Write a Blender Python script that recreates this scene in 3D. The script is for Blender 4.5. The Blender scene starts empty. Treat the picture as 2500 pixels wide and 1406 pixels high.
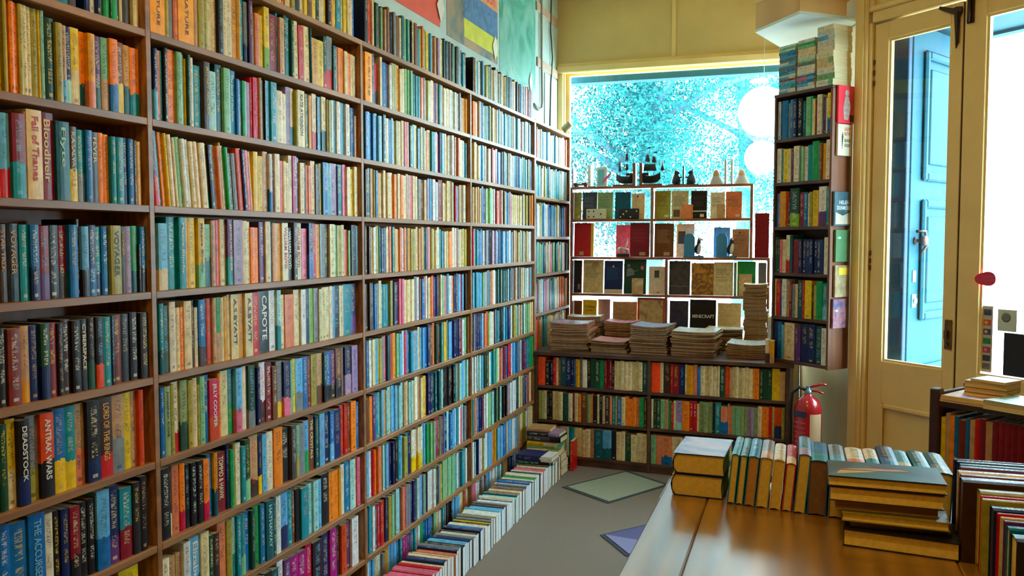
import bpy, math, random
from mathutils import Matrix, Vector
from bpy_extras.object_utils import world_to_camera_view
random.seed(11)
sc = bpy.context.scene
C = sc.collection
PI = math.pi
# ---------------------------------------------------------------- camera
pitch, roll, yaw = math.radians(3.18), math.radians(-.03), math.radians(-18.31)
F = Vector((math.sin(yaw)*math.cos(pitch), math.cos(yaw)*math.cos(pitch), -math.sin(pitch)))
Rt = Vector((math.cos(yaw), -math.sin(yaw), 0)); Up = Rt.cross(F)
R2 = math.cos(roll)*Rt + math.sin(roll)*Up; U2 = -math.sin(roll)*Rt + math.cos(roll)*Up
CAM = Vector((1.7233, 0, 1.5495))
cd = bpy.data.cameras.new('camera'); cam = bpy.data.objects.new('camera', cd); C.objects.link(cam)
m = Matrix((R2, U2, -F)).transposed().to_4x4(); m.translation = CAM; cam.matrix_world = m
cd.sensor_width = 36; cd.lens = 2100/2500*36; cd.clip_start = .05; cd.clip_end = 200
sc.camera = cam
# ---------------------------------------------------------------- light and exposure
sc.view_settings.view_transform = 'Standard'; sc.view_settings.look = 'None'
sc.view_settings.exposure = 0.0; sc.view_settings.gamma = 1.0; sc.view_settings.use_curve_mapping = False
sc.cycles.use_denoising = True; sc.cycles.adaptive_threshold = .03; sc.cycles.max_bounces = 7; sc.cycles.diffuse_bounces = 4
sc.cycles.sample_clamp_indirect = 6.0; sc.cycles.caustics_reflective = False; sc.cycles.caustics_refractive = False
w = bpy.data.worlds.new('overcast_sky'); sc.world = w; w.use_nodes = True
wn = w.node_tree; bgn = wn.nodes['Background']
SKY = 48.0
tc = wn.nodes.new('ShaderNodeTexCoord'); nz = wn.nodes.new('ShaderNodeTexNoise'); nz.inputs['Scale'].default_value = 2.5
rp = wn.nodes.new('ShaderNodeValToRGB'); rp.color_ramp.elements[0].color = (.50, .78, 1, 1); rp.color_ramp.elements[1].color = (.66, .88, 1, 1)
wn.links.new(tc.outputs['Generated'], nz.inputs['Vector']); wn.links.new(nz.outputs['Fac'], rp.inputs['Fac'])
wn.links.new(rp.outputs['Color'], bgn.inputs['Color']); bgn.inputs['Strength'].default_value = SKY
def area_light(name, loc, rot, sx, sy, power, col, portal=False):
    l = bpy.data.lights.new(name, 'AREA'); l.shape = 'RECTANGLE'; l.size = sx; l.size_y = sy; l.energy = power; l.color = col
    o = bpy.data.objects.new(name, l); C.objects.link(o); o.location = loc; o.rotation_euler = rot
    if portal: l.cycles.is_portal = True
    return o
area_light('window_portal', (.75, 6.93, 1.8), (-PI/2, 0, 0), 1.72, 2.2, 1, (1, 1, 1), True)
area_light('door_portal', (2.76, 4.86, 1.75), (-PI/2, 0, -PI/4), 1.25, 1.95, 1, (1, 1, 1), True)
WARM = (1.0, .70, .28)
for i, (x, y, z, e) in enumerate(((1.25, 1.4, 3.3, 18), (1.35, 3.7, 3.35, 12), (1.9, -.9, 3.3, 20))):
    l = bpy.data.lights.new('ceiling_bulb', 'AREA'); l.shape = 'DISK'; l.size = .34; l.energy = e; l.color = WARM
    o = bpy.data.objects.new('ceiling_bulb', l); C.objects.link(o); o.location = (x, y, z)
# ---------------------------------------------------------------- helpers
def lin(c):
    return tuple(((v/255)/12.92 if v/255 <= .04045 else ((v/255+.055)/1.055)**2.4) for v in c)
def rgba(c): return (*lin(c), 1)
class MB:
    def __init__(s): s.v = []; s.f = []; s.mi = []; s.sm = []
    def add(s, vs, fs, mi=0, M=None, smooth=False):
        n = len(s.v)
        s.v += [tuple(M @ Vector(p)) for p in vs] if M is not None else [tuple(p) for p in vs]
        s.f += [tuple(i+n for i in f) for f in fs]; s.mi += [mi]*len(fs); s.sm += [smooth]*len(fs)
        return s
    def box(s, a, b, mi=0, M=None, ch=0):
        (x0, y0, z0), (x1, y1, z1) = a, b
        if ch:
            c = min(ch, (x1-x0)*.45, (y1-y0)*.45, (z1-z0)*.45)
            vs = []
            for z, k in ((z0, c), (z0+c, 0), (z1-c, 0), (z1, c)):
                for (px, py) in ((x0+k+ (c if not k else 0), y0+k), (x1-k-(c if not k else 0), y0+k), (x1-k, y0+k+(c if not k else 0)), (x1-k, y1-k-(c if not k else 0)), (x1-k-(c if not k else 0), y1-k), (x0+k+(c if not k else 0), y1-k), (x0+k, y1-k-(c if not k else 0)), (x0+k, y0+k+(c if not k else 0))):
                    vs.append((px, py, z))
            fs = [tuple(reversed(range(8))), tuple(range(24, 32))]
            for l in range(3):
                for i in range(8):
                    j = (i+1) % 8; fs.append((l*8+i, l*8+j, l*8+8+j, l*8+8+i))
            return s.add(vs, fs, mi, M)
        vs = [(x0,y0,z0),(x1,y0,z0),(x1,y1,z0),(x0,y1,z0),(x0,y0,z1),(x1,y0,z1),(x1,y1,z1),(x0,y1,z1)]
        return s.add(vs, [(3,2,1,0),(4,5,6,7),(0,1,5,4),(1,2,6,5),(2,3,7,6),(3,0,4,7)], mi, M)
    def lathe(s, prof, n=24, mi=0, M=None, cap=True, sx=1, sy=1):
        vs = []; fs = []
        for r, z in prof:
            for i in range(n):
                a = 2*PI*i/n; vs.append((r*math.cos(a)*sx, r*math.sin(a)*sy, z))
        for l in range(len(prof)-1):
            for i in range(n):
                j = (i+1) % n; fs.append((l*n+i, l*n+j, l*n+n+j, l*n+n+i))
        s.add(vs, fs, mi, M, True)
        if cap:
            k = len(prof)-1
            s.add([vs[i] for i in range(n)], [tuple(reversed(range(n)))], mi, M)
            s.add([vs[k*n+i] for i in range(n)], [tuple(range(n))], mi, M)
        return s
    def ball(s, c, r, mi=0, M=None, n=16, m=10, sc3=(1,1,1)):
        vs = [(c[0], c[1], c[2]-r*sc3[2])]; fs = []
        for l in range(1, m):
            t = PI*l/m
            for i in range(n):
                a = 2*PI*i/n; vs.append((c[0]+r*sc3[0]*math.sin(t)*math.cos(a), c[1]+r*sc3[1]*math.sin(t)*math.sin(a), c[2]-r*sc3[2]*math.cos(t)))
        vs.append((c[0], c[1], c[2]+r*sc3[2])); T = len(vs)-1
        for i in range(n):
            j = (i+1) % n
            fs.append((0, 1+j, 1+i)); fs.append((T, 1+(m-2)*n+i, 1+(m-2)*n+j))
            for l in range(m-2): fs.append((1+l*n+i, 1+l*n+j, 1+(l+1)*n+j, 1+(l+1)*n+i))
        return s.add(vs, fs, mi, M, True)
    def tube(s, pts, r, n=8, mi=0, M=None):
        pts = [Vector(p) for p in pts]; rs = r if isinstance(r, (list, tuple)) else [r]*len(pts)
        vs = []; fs = []; side = None
        for i, p in enumerate(pts):
            t = (pts[min(i+1, len(pts)-1)]-pts[max(i-1, 0)]).normalized()
            if side is None: side = t.orthogonal().normalized()
            side = (side-t*side.dot(t)).normalized(); up = t.cross(side)
            for k in range(n):
                a = 2*PI*k/n; vs.append(p+(side*math.cos(a)+up*math.sin(a))*rs[i])
        for i in range(len(pts)-1):
            for k in range(n):
                j = (k+1) % n; fs.append((i*n+k, i*n+j, i*n+n+j, i*n+n+k))
        fs.append(tuple(reversed(range(n)))); fs.append(tuple(range((len(pts)-1)*n, len(pts)*n)))
        return s.add(vs, fs, mi, M, True)
    def prism(s, poly, z0, z1, mi=0, M=None):
        n = len(poly); vs = [(x, y, z0) for x, y in poly]+[(x, y, z1) for x, y in poly]
        fs = [tuple(reversed(range(n))), tuple(range(n, 2*n))]+[(i, (i+1) % n, n+(i+1) % n, n+i) for i in range(n)]
        return s.add(vs, fs, mi, M)
    def build(s, name, mats, parent=None, M=None, bevel=0):
        me = bpy.data.meshes.new(name); me.from_pydata(s.v, [], s.f)
        mats = mats if isinstance(mats, (list, tuple)) else [mats]
        for mm in mats: me.materials.append(mm)
        me.polygons.foreach_set('material_index', s.mi); me.polygons.foreach_set('use_smooth', s.sm); me.update()
        o = bpy.data.objects.new(name, me); C.objects.link(o)
        if parent: o.parent = parent
        if M is not None: o.matrix_local = M
        if bevel:
            b = o.modifiers.new('bevel', 'BEVEL'); b.width = bevel; b.segments = 2; b.limit_method = 'ANGLE'
        return o
def empty(name, loc=(0,0,0), rz=0, M=None):
    o = bpy.data.objects.new(name, None); C.objects.link(o); o.empty_display_size = .05
    if M is not None: o.matrix_world = M
    else: o.location = loc; o.rotation_euler = (0, 0, rz)
    return o
def tag(o, label=None, cat=None, group=None, kind=None):
    if label: o['label'] = label
    if cat: o['category'] = cat
    if group: o['group'] = group
    if kind: o['kind'] = kind
    return o
def frame(o, x, y):
    x = Vector(x).normalized(); y = Vector(y); y = (y-x*y.dot(x)).normalized(); z = x.cross(y)
    M = Matrix((x, y, z)).transposed().to_4x4(); M.translation = Vector(o); return M
T = lambda x, y, z: Matrix.Translation((x, y, z))
RZ = lambda a: Matrix.Rotation(a, 4, 'Z'); RX = lambda a: Matrix.Rotation(a, 4, 'X'); RY = lambda a: Matrix.Rotation(a, 4, 'Y')
# ---------------------------------------------------------------- materials
def newmat(name):
    mt = bpy.data.materials.new(name); mt.use_nodes = True
    return mt, mt.node_tree, mt.node_tree.nodes['Principled BSDF']
def simple(name, col, rough=.6, metal=0, var=.12, scale=12, coat=0, bump=0, emit=None, spec=.5):
    mt, nt, b = newmat(name)
    tc = nt.nodes.new('ShaderNodeTexCoord'); n = nt.nodes.new('ShaderNodeTexNoise'); n.inputs['Scale'].default_value = scale; n.inputs['Detail'].default_value = 4
    nt.links.new(tc.outputs['Object'], n.inputs['Vector'])
    r = nt.nodes.new('ShaderNodeValToRGB'); c = lin(col)
    r.color_ramp.elements[0].position = .3; r.color_ramp.elements[1].position = .7
    r.color_ramp.elements[0].color = (*[v*(1-var) for v in c], 1); r.color_ramp.elements[1].color = (*[min(1, v*(1+var)) for v in c], 1)
    nt.links.new(n.outputs['Fac'], r.inputs['Fac']); nt.links.new(r.outputs['Color'], b.inputs['Base Color'])
    b.inputs['Roughness'].default_value = rough; b.inputs['Metallic'].default_value = metal; b.inputs['Coat Weight'].default_value = coat
    b.inputs['Specular IOR Level'].default_value = spec
    if bump:
        bm = nt.nodes.new('ShaderNodeBump'); bm.inputs['Strength'].default_value = bump; bm.inputs['Distance'].default_value = .01
        nt.links.new(n.outputs['Fac'], bm.inputs['Height']); nt.links.new(bm.outputs['Normal'], b.inputs['Normal'])
    if emit:
        b.inputs['Emission Color'].default_value = rgba(emit[0]); b.inputs['Emission Strength'].default_value = emit[1]
    return mt
def wood(name, c1, c2, rough=.5, stretch=(1, .08, 1), scale=14, coat=0, knots=True):
    mt, nt, b = newmat(name)
    tc = nt.nodes.new('ShaderNodeTexCoord'); mp = nt.nodes.new('ShaderNodeMapping'); mp.inputs['Scale'].default_value = stretch
    nt.links.new(tc.outputs['Object'], mp.inputs['Vector'])
    n = nt.nodes.new('ShaderNodeTexNoise'); n.inputs['Scale'].default_value = scale; n.inputs['Detail'].default_value = 6; n.inputs['Distortion'].default_value = .6
    wv = nt.nodes.new('ShaderNodeTexWave'); wv.inputs['Scale'].default_value = scale*.8; wv.inputs['Distortion'].default_value = 5; wv.inputs['Detail'].default_value = 3
    nt.links.new(mp.outputs['Vector'], n.inputs['Vector']); nt.links.new(mp.outputs['Vector'], wv.inputs['Vector'])
    mx = nt.nodes.new('ShaderNodeMath'); mx.operation = 'MULTIPLY_ADD'; mx.inputs[1].default_value = .45
    nt.links.new(wv.outputs['Fac'], mx.inputs[0]); nt.links.new(n.outputs['Fac'], mx.inputs[2])
    r = nt.nodes.new('ShaderNodeValToRGB'); r.color_ramp.elements[0].position = .35; r.color_ramp.elements[1].position = 1.0
    r.color_ramp.elements[0].color = rgba(c1); r.color_ramp.elements[1].color = rgba(c2)
    nt.links.new(mx.outputs[0], r.inputs['Fac'])
    last = r.outputs['Color']
    if knots:
        v = nt.nodes.new('ShaderNodeTexVoronoi'); v.inputs['Scale'].default_value = 3.2; mp2 = nt.nodes.new('ShaderNodeMapping'); mp2.inputs['Scale'].default_value = tuple(.5+.5*q for q in stretch)
        nt.links.new(tc.outputs['Object'], mp2.inputs['Vector']); nt.links.new(mp2.outputs['Vector'], v.inputs['Vector'])
        kr = nt.nodes.new('ShaderNodeValToRGB'); kr.color_ramp.elements[0].position = .03; kr.color_ramp.elements[1].position = .075; kr.color_ramp.elements[0].color = (.3, .22, .16, 1); kr.color_ramp.elements[1].color = (1, 1, 1, 1)
        nt.links.new(v.outputs['Distance'], kr.inputs['Fac'])
        mm = nt.nodes.new('ShaderNodeMix'); mm.data_type = 'RGBA'; mm.blend_type = 'MULTIPLY'; mm.inputs['Factor'].default_value = 1
        nt.links.new(last, mm.inputs[6]); nt.links.new(kr.outputs['Color'], mm.inputs[7]); last = mm.outputs[2]
    nt.links.new(last, b.inputs['Base Color'])
    b.inputs['Roughness'].default_value = rough; b.inputs['Coat Weight'].default_value = coat; b.inputs['Coat Roughness'].default_value = .22
    return mt
def attr(nt, name):
    a = nt.nodes.new('ShaderNodeAttribute'); a.attribute_name = name; return a
def mth(nt, op, a, b=None, c=None):
    n = nt.nodes.new('ShaderNodeMath'); n.operation = op
    for i, v in enumerate((a, b, c)):
        if v is None: continue
        if isinstance(v, (int, float)): n.inputs[i].default_value = v
        else: nt.links.new(v, n.inputs[i])
    return n.outputs[0]
def book_material():
    """cover cloth/print: two flat colours, a band of small printed marks, a publisher's device"""
    mt, nt, b = newmat('printed_book_cover')
    L = nt.links.new
    col, col2, ink, info = attr(nt, 'col'), attr(nt, 'col2'), attr(nt, 'ink'), attr(nt, 'info')
    uv = nt.nodes.new('ShaderNodeUVMap'); uv.uv_map = 'UVMap'
    s = nt.nodes.new('ShaderNodeSeparateXYZ'); L(uv.outputs['UV'], s.inputs[0]); u, v = s.outputs[0], s.outputs[1]
    si = nt.nodes.new('ShaderNodeSeparateXYZ'); L(info.outputs['Vector'], si.inputs[0]); split, band, seed = si.outputs
    # wobble of the colour split
    cx = nt.nodes.new('ShaderNodeCombineXYZ'); L(mth(nt, 'MULTIPLY', u, 2.0), cx.inputs[0]); L(mth(nt, 'MULTIPLY', v, 7.0), cx.inputs[1]); L(seed, cx.inputs[2])
    n1 = nt.nodes.new('ShaderNodeTexNoise'); n1.inputs['Scale'].default_value = 1.3; n1.inputs['Detail'].default_value = 4; L(cx.outputs[0], n1.inputs['Vector'])
    vv = mth(nt, 'MULTIPLY_ADD', n1.outputs['Fac'], .22, v)
    low = mth(nt, 'LESS_THAN', vv, mth(nt, 'ADD', split, .11))
    m1 = nt.nodes.new('ShaderNodeMix'); m1.data_type = 'RGBA'; L(low, m1.inputs['Factor']); L(col.outputs['Color'], m1.inputs[6]); L(col2.outputs['Color'], m1.inputs[7])
    # letters
    cy = nt.nodes.new('ShaderNodeCombineXYZ'); L(mth(nt, 'MULTIPLY', u, 2.3), cy.inputs[0]); L(mth(nt, 'MULTIPLY', v, 46.0), cy.inputs[1]); L(mth(nt, 'MULTIPLY', seed, 7.3), cy.inputs[2])
    n2 = nt.nodes.new('ShaderNodeTexNoise'); n2.inputs['Scale'].default_value = 1.6; n2.inputs['Detail'].default_value = 1.5; L(cy.outputs[0], n2.inputs['Vector'])
    let = mth(nt, 'GREATER_THAN', n2.outputs['Fac'], .53)
    inu = mth(nt, 'LESS_THAN', mth(nt, 'ABSOLUTE', mth(nt, 'SUBTRACT', u, .5)), .23)
    # band of text: from .94 down to band, with one gap
    up = mth(nt, 'LESS_THAN', v, .93); dn = mth(nt, 'GREATER_THAN', v, band)
    gp = mth(nt, 'GREATER_THAN', mth(nt, 'ABSOLUTE', mth(nt, 'SUBTRACT', v, mth(nt, 'ADD', band, .22))), .035)
    txt = mth(nt, 'MULTIPLY', mth(nt, 'MULTIPLY', mth(nt, 'MULTIPLY', let, inu), mth(nt, 'MULTIPLY', up, dn)), gp)
    dev = mth(nt, 'MULTIPLY', mth(nt, 'MULTIPLY', mth(nt, 'LESS_THAN', mth(nt, 'ABSOLUTE', mth(nt, 'SUBTRACT', v, .07)), .022), mth(nt, 'LESS_THAN', mth(nt, 'ABSOLUTE', mth(nt, 'SUBTRACT', u, .5)), .2)), mth(nt, 'GREATER_THAN', mth(nt, 'SINE', mth(nt, 'MULTIPLY', seed, 3.7)), .1))
    both = mth(nt, 'MULTIPLY', mth(nt, 'MAXIMUM', txt, dev), .6)
    m2 = nt.nodes.new('ShaderNodeMix'); m2.data_type = 'RGBA'; L(both, m2.inputs['Factor']); L(m1.outputs[2], m2.inputs[6]); L(ink.outputs['Color'], m2.inputs[7])
    # wear
    g = nt.nodes.new('ShaderNodeNewGeometry'); n3 = nt.nodes.new('ShaderNodeTexNoise'); n3.inputs['Scale'].default_value = 45; n3.inputs['Detail'].default_value = 5; L(g.outputs['Position'], n3.inputs['Vector'])
    rr = nt.nodes.new('ShaderNodeMapRange'); rr.inputs['From Min'].default_value = .3; rr.inputs['From Max'].default_value = .7; rr.inputs['To Min'].default_value = .8; rr.inputs['To Max'].default_value = 1.14; L(n3.outputs['Fac'], rr.inputs['Value'])
    m3 = nt.nodes.new('ShaderNodeMix'); m3.data_type = 'RGBA'; m3.blend_type = 'MULTIPLY'; m3.inputs['Factor'].default_value = 1; L(m2.outputs[2], m3.inputs[6]); L(rr.outputs['Result'], m3.inputs[7])
    L(m3.outputs[2], b.inputs['Base Color']); b.inputs['Roughness'].default_value = .36; b.inputs['Specular IOR Level'].default_value = .32
    bp = nt.nodes.new('ShaderNodeBump'); bp.inputs['Strength'].default_value = .25; bp.inputs['Distance'].default_value = .004; L(n3.outputs['Fac'], bp.inputs['Height']); L(bp.outputs['Normal'], b.inputs['Normal'])
    return mt
def page_material():
    mt, nt, b = newmat('book_pages'); L = nt.links.new
    tc = nt.nodes.new('ShaderNodeTexCoord'); mp = nt.nodes.new('ShaderNodeMapping'); mp.inputs['Scale'].default_value = (6, 900, 6); L(tc.outputs['Object'], mp.inputs['Vector'])
    n = nt.nodes.new('ShaderNodeTexNoise'); n.inputs['Scale'].default_value = 1; n.inputs['Detail'].default_value = 3; L(mp.outputs['Vector'], n.inputs['Vector'])
    r = nt.nodes.new('ShaderNodeValToRGB'); r.color_ramp.elements[0].position = .3; r.color_ramp.elements[1].position = .7
    r.color_ramp.elements[0].color = rgba((188, 160, 108)); r.color_ramp.elements[1].color = rgba((232, 212, 165))
    L(n.outputs['Fac'], r.inputs['Fac']); L(r.outputs['Color'], b.inputs['Base Color']); b.inputs['Roughness'].default_value = .85
    return mt
MBOOK = book_material(); MPAGE = page_material()
MPAGEB = simple('dark_book_pages', (130, 92, 50), .85, var=.15, scale=60)
MPAGEW = simple('white_book_pages', (222, 224, 220), .85, var=.06, scale=60)  # whitened to paint in the daylight on the floor row's page ends
SHELF = wood('stained_pine_shelf', (120, 80, 44), (176, 120, 68), .42, (1, .1, 1), 16)
SHELFD = wood('dark_stained_shelf', (60, 38, 26), (92, 60, 40), .45, (.1, 1, 1), 16)
SHELFM = wood('brown_shelf_end_panel', (96, 52, 26), (138, 78, 40), .5, (1, 1, .1), 14)
DISPW = wood('reddish_display_shelf', (120, 62, 40), (168, 96, 62), .45, (.1, 1, 1), 16)
CREAM = simple('cream_gloss_paint', (236, 205, 138), .38, var=.05, scale=5, bump=.05)
CREAMW = simple('cream_wall_paint', (218, 188, 128), .75, var=.07, scale=3, bump=.08)
GAPSHADE = simple('dark_grime', (70, 48, 24), .9, var=.3, scale=30)
# glass: thin, partly transparent, partly mirror
def glass(name):
    mt, nt, b = newmat(name); nt.nodes.remove(b); L = nt.links.new
    t = nt.nodes.new('ShaderNodeBsdfTransparent'); g = nt.nodes.new('ShaderNodeBsdfGlossy'); g.inputs['Roughness'].default_value = .02
    t.inputs['Color'].default_value = (.94, .985, .98, 1)
    n = nt.nodes.new('ShaderNodeTexNoise'); n.inputs['Scale'].default_value = 3
    mr = nt.nodes.new('ShaderNodeMapRange'); mr.inputs['To Min'].default_value = .02; mr.inputs['To Max'].default_value = .06; L(n.outputs['Fac'], mr.inputs['Value'])
    mx = nt.nodes.new('ShaderNodeMixShader'); L(mr.outputs[0], mx.inputs[0]); L(t.outputs[0], mx.inputs[1]); L(g.outputs[0], mx.inputs[2])
    L(mx.outputs[0], nt.nodes['Material Output'].inputs['Surface']); return mt
GLASS = glass('window_glass')
# ---------------------------------------------------------------- books
PAL = dict(cr=(222,205,160), iv=(228,220,195), wh=(225,228,225), pb=(160,210,205), lb=(110,175,215), te=(20,135,150), tb=(8,120,165), dt=(22,82,92), bl=(40,105,165), nv=(26,38,88),
 bk=(22,20,24), br=(112,68,40), db=(58,36,28), dk=(34,30,34), tn=(190,150,112), ye=(225,190,50), yo=(212,150,45), ol=(160,150,72), lm=(125,165,30), gr=(42,150,85), dg=(28,68,48),
 ga=(130,185,140), sg=(140,160,110), rd=(185,40,42), mr=(122,30,40), cm=(195,25,75), pk=(220,115,140), sa=(215,130,95), ro=(205,80,40), rb=(112,42,32), pu=(92,55,110), lv=(160,140,175),
 gy=(125,130,135), dy=(72,66,68), mg=(165,40,120))
PAL['or'] = (240, 138, 22); PAL['dv'] = (248, 166, 14); PAL['fo'] = (250, 92, 16)
SAY = dict(cr='cream', iv='ivory', wh='white', pb='pale aqua', lb='light blue', te='teal', tb='turquoise blue', dt='dark teal', bl='blue', nv='navy', bk='black', br='brown', db='dark brown', dk='charcoal', tn='tan', ye='yellow',
 yo='amber', ol='olive', lm='lime green', gr='green', dg='dark green', ga='pale green', sg='sage green', rd='red', mr='maroon', cm='crimson', pk='pink', sa='salmon', ro='rust red', rb='red-brown', pu='purple', lv='lavender',
 gy='grey', dy='dark grey', mg='magenta')
SAY['or'] = 'orange'; SAY['dv'] = 'bright orange'; SAY['fo'] = 'vivid orange'
DARK = {'bk','dk','nv','db','dg','dt','dy','mr','pu','rb','bl','te','br','tb','cm','rd','mg'}
def inkfor(c):
    if c in DARK: return random.choice(['iv', 'wh', 'ye', 'cr', 'lb', 'iv', 'tn'])
    return random.choice(['bk', 'db', 'nv', 'rd', 'dy', 'dt', 'db'])
def jit(c, a=.09):
    k = 1+random.uniform(-a, a); q = lin(PAL[c]); g = sum(q)/3
    return [min(1, max(.002, (g+(v-g)*1.15)*k*(1+random.uniform(-.05, .05)))) for v in q]
class Books:
    """collects book covers and page blocks with their colours"""
    def __init__(s): s.v=[]; s.f=[]; s.mi=[]; s.uv=[]; s.col=[]; s.c2=[]; s.ink=[]; s.info=[]; s.sm=[]
    def quads(s, vs, fs, mi, M, uvs, st, smooth=False):
        n = len(s.v); s.v += [tuple(M @ Vector(p)) for p in vs]
        for f, uv in zip(fs, uvs):
            s.f.append(tuple(i+n for i in f)); s.mi.append(mi); s.uv += list(uv); s.sm.append(smooth)
            s.col += [*st[0], 1]; s.c2 += [*st[1], 1]; s.ink += [*st[2], 1]; s.info += list(st[3])
    def build(s, name, mats, parent=None, M=None):
        me = bpy.data.meshes.new(name); me.from_pydata(s.v, [], s.f)
        for mm in mats: me.materials.append(mm)
        me.polygons.foreach_set('material_index', s.mi); me.polygons.foreach_set('use_smooth', s.sm)
        ul = me.uv_layers.new(name='UVMap'); ul.data.foreach_set('uv', [c for p in s.uv for c in p])
        for nm, d in (('col', s.col), ('col2', s.c2), ('ink', s.ink)):
            a = me.attributes.new(nm, 'FLOAT_COLOR', 'FACE'); a.data.foreach_set('color', d)
        a = me.attributes.new('info', 'FLOAT_VECTOR', 'FACE'); a.data.foreach_set('vector', s.info); me.update()
        o = bpy.data.objects.new(name, me); C.objects.link(o)
        if parent: o.parent = parent
        if M is not None: o.matrix_local = M
        return o
# local frame of a book: x=0 is the spine (faces +x), pages run to -x; y thickness 0..t; z height 0..h
def arc(t, b, n=4):
    return [(-b*(2*i/n-1)**2, t*i/n) for i in range(n+1)]
def cover_geo(B, M, w, t, h, st, c=.0012, bulge=.0018):
    ar = arc(t, bulge)
    out = [(-w, 0)]+ar+[(-w, t)]
    inn = [(-w, c)]+[(x-c, min(max(y, c), t-c)) for x, y in ar]+[(-w, t-c)]
    n = len(out); vs = []
    for z in (0, h): vs += [(x, y, z) for x, y in out]+[(x, y, z) for x, y in inn]
    N = 2*n; fs = []; uv = []; off = (5, .5)
    for i in range(n-1):
        fs.append((i, i+1, N+i+1, N+i))
        if 1 <= i <= n-3:
            u0, u1 = (i-1)/(n-3), i/(n-3); uv.append(((u0, 0), (u1, 0), (u1, 1), (u0, 1)))
        else: uv.append(((5, 0), (5, 0), (5, 1), (5, 1)))
        fs.append((n+i+1, n+i, N+n+i, N+n+i+1)); uv.append((off,)*4)
        fs.append((N+i, N+i+1, N+n+i+1, N+n+i)); uv.append((off,)*4)
        fs.append((i+1, i, n+i, n+i+1)); uv.append((off,)*4)
    fs.append((0, N, N+n, n)); uv.append((off,)*4)
    fs.append((n-1, 2*n-1, N+2*n-1, N+n-1)); uv.append((off,)*4)
    B.quads(vs, fs, 0, M, uv, st)
def pages_geo(B, M, w, t, h, st, c, hard, mi=0):
    m_ = .003 if hard else .0006
    x0, x1, y0, y1, z0, z1 = -w+m_, -c-.0022, c+.0001, t-c-.0001, m_, h-m_
    vs = [(x0,y0,z0),(x1,y0,z0),(x1,y1,z0),(x0,y1,z0),(x0,y0,z1),(x1,y0,z1),(x1,y1,z1),(x0,y1,z1)]
    if t-2*c > .012:   # a hollowed fore-edge
        d = .003; ym = (y0+y1)/2; vs += [(x0+d, ym, z0), (x0+d, ym, z1)]
        fs = [(8,2,1,0),(3,2,8),(9,4,5,6),(9,6,7),(0,1,5,4),(1,2,6,5),(2,3,7,6),(3,8,9,7),(8,0,4,9)]
    else: fs = [(3,2,1,0),(4,5,6,7),(0,1,5,4),(1,2,6,5),(2,3,7,6),(3,0,4,7)]
    B.quads(vs, fs, mi, M, [((5, .5),)*len(f) for f in fs], st)
def stuff_geo(B, M, w, t, h, st, bulge=.0018, pm=1):
    ar = arc(t, bulge, 3); out = [(-w, 0)]+ar+[(-w, t)]; n = len(out)
    vs = [(x, y, z) for z in (0, h) for x, y in out]; fs = []; uv = []
    for i in range(n-1):
        fs.append((i, i+1, n+i+1, n+i))
        uv.append((((i-1)/3, 0), (i/3, 0), (i/3, 1), ((i-1)/3, 1)) if 1 <= i <= n-3 else ((5, 0), (5, 0), (5, 1), (5, 1)))
    B.quads(vs, fs, 0, M, uv, st)
    off = ((5, .5),)
    B.quads([(x, y, h-.001) for x, y in out]+[(x, y, .001) for x, y in out], [tuple(range(n)), tuple(reversed(range(n, 2*n)))], pm, M, [off*n, off*n], st)
    B.quads([(-w+.001, 0, 0), (-w+.001, t, 0), (-w+.001, t, h), (-w+.001, 0, h)], [(0, 3, 2, 1)], pm, M, [off*4], st)
def style(c1, c2=None, ink=None, split=None, band=None):
    c2 = c2 or c1
    if split is None: split = random.uniform(.28, .45) if c2 != c1 else -1
    if band is None: band = random.choice([.2, .3, .4, .5, .25, .97])
    return (jit(c1), jit(c2), lin(PAL[ink or inkfor(c1)]), (split, band, random.uniform(0, 50)))
def text_mesh(txt, parent, M, size, mat, name='spine_title', fit=None, ext=.0002, bold=False):
    cu = bpy.data.curves.new('t', 'FONT'); cu.body = txt; cu.size = size; cu.extrude = ext; cu.align_x = 'CENTER'; cu.align_y = 'CENTER'
    cu.resolution_u = 3
    if bold: cu.offset = size*.018
    o = bpy.data.objects.new('t', cu); C.objects.link(o)
    bpy.context.view_layer.update()
    me = bpy.data.meshes.new_from_object(o.evaluated_get(bpy.context.evaluated_depsgraph_get()))
    C.objects.unlink(o); bpy.data.objects.remove(o); bpy.data.curves.remove(cu)
    if fit:
        xs = [v.co.x for v in me.vertices]; wd = max(xs)-min(xs); ys = [v.co.y for v in me.vertices]; hd = max(ys)-min(ys)
        me.transform(Matrix.Diagonal((fit[0]/wd, fit[1]/hd, 1, 1)))
    me.name = name; me.materials.append(mat)
    r = bpy.data.objects.new(name, me); C.objects.link(r); r.parent = parent; r.matrix_local = M
    return r
_ink = {}
def inkmat(c):
    if c not in _ink: _ink[c] = simple(SAY[c].replace(' ', '_')+'_print', PAL[c], .5, var=.05)
    return _ink[c]
def make_book(M, w, t, h, st, label, group=None, title=None, hard=False, name='paperback_book', cat='book', pages=None, c=None):
    e = empty(name, M=M); tag(e, label, cat, group)
    c = c or (.0026 if hard else .0009)
    B = Books(); cover_geo(B, Matrix(), w, t, h, st, c, .012 if (hard and t > .055) else .004 if (hard and t > .02) else min(.0018, t*.12)); B.build('cover', [MBOOK], e)
    P = Books(); pages_geo(P, Matrix(), w, t, h, st, c, hard); P.build('page_block', [pages or MPAGE], e)
    if title:
        txt, ic = title; L = min(h*.72, t*.62*len(txt)*.78); dvd = txt in ('LITERATURE', 'CRIME'); L = h*.8 if dvd else L
        text_mesh(txt, e, frame((.0007, t/2, h*.93-L/2), (0, 0, -1), (0, 1, 0)), .02, inkmat(ic), fit=(L, t*(.2 if dvd else .44)), bold=not dvd)
    return e
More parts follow.
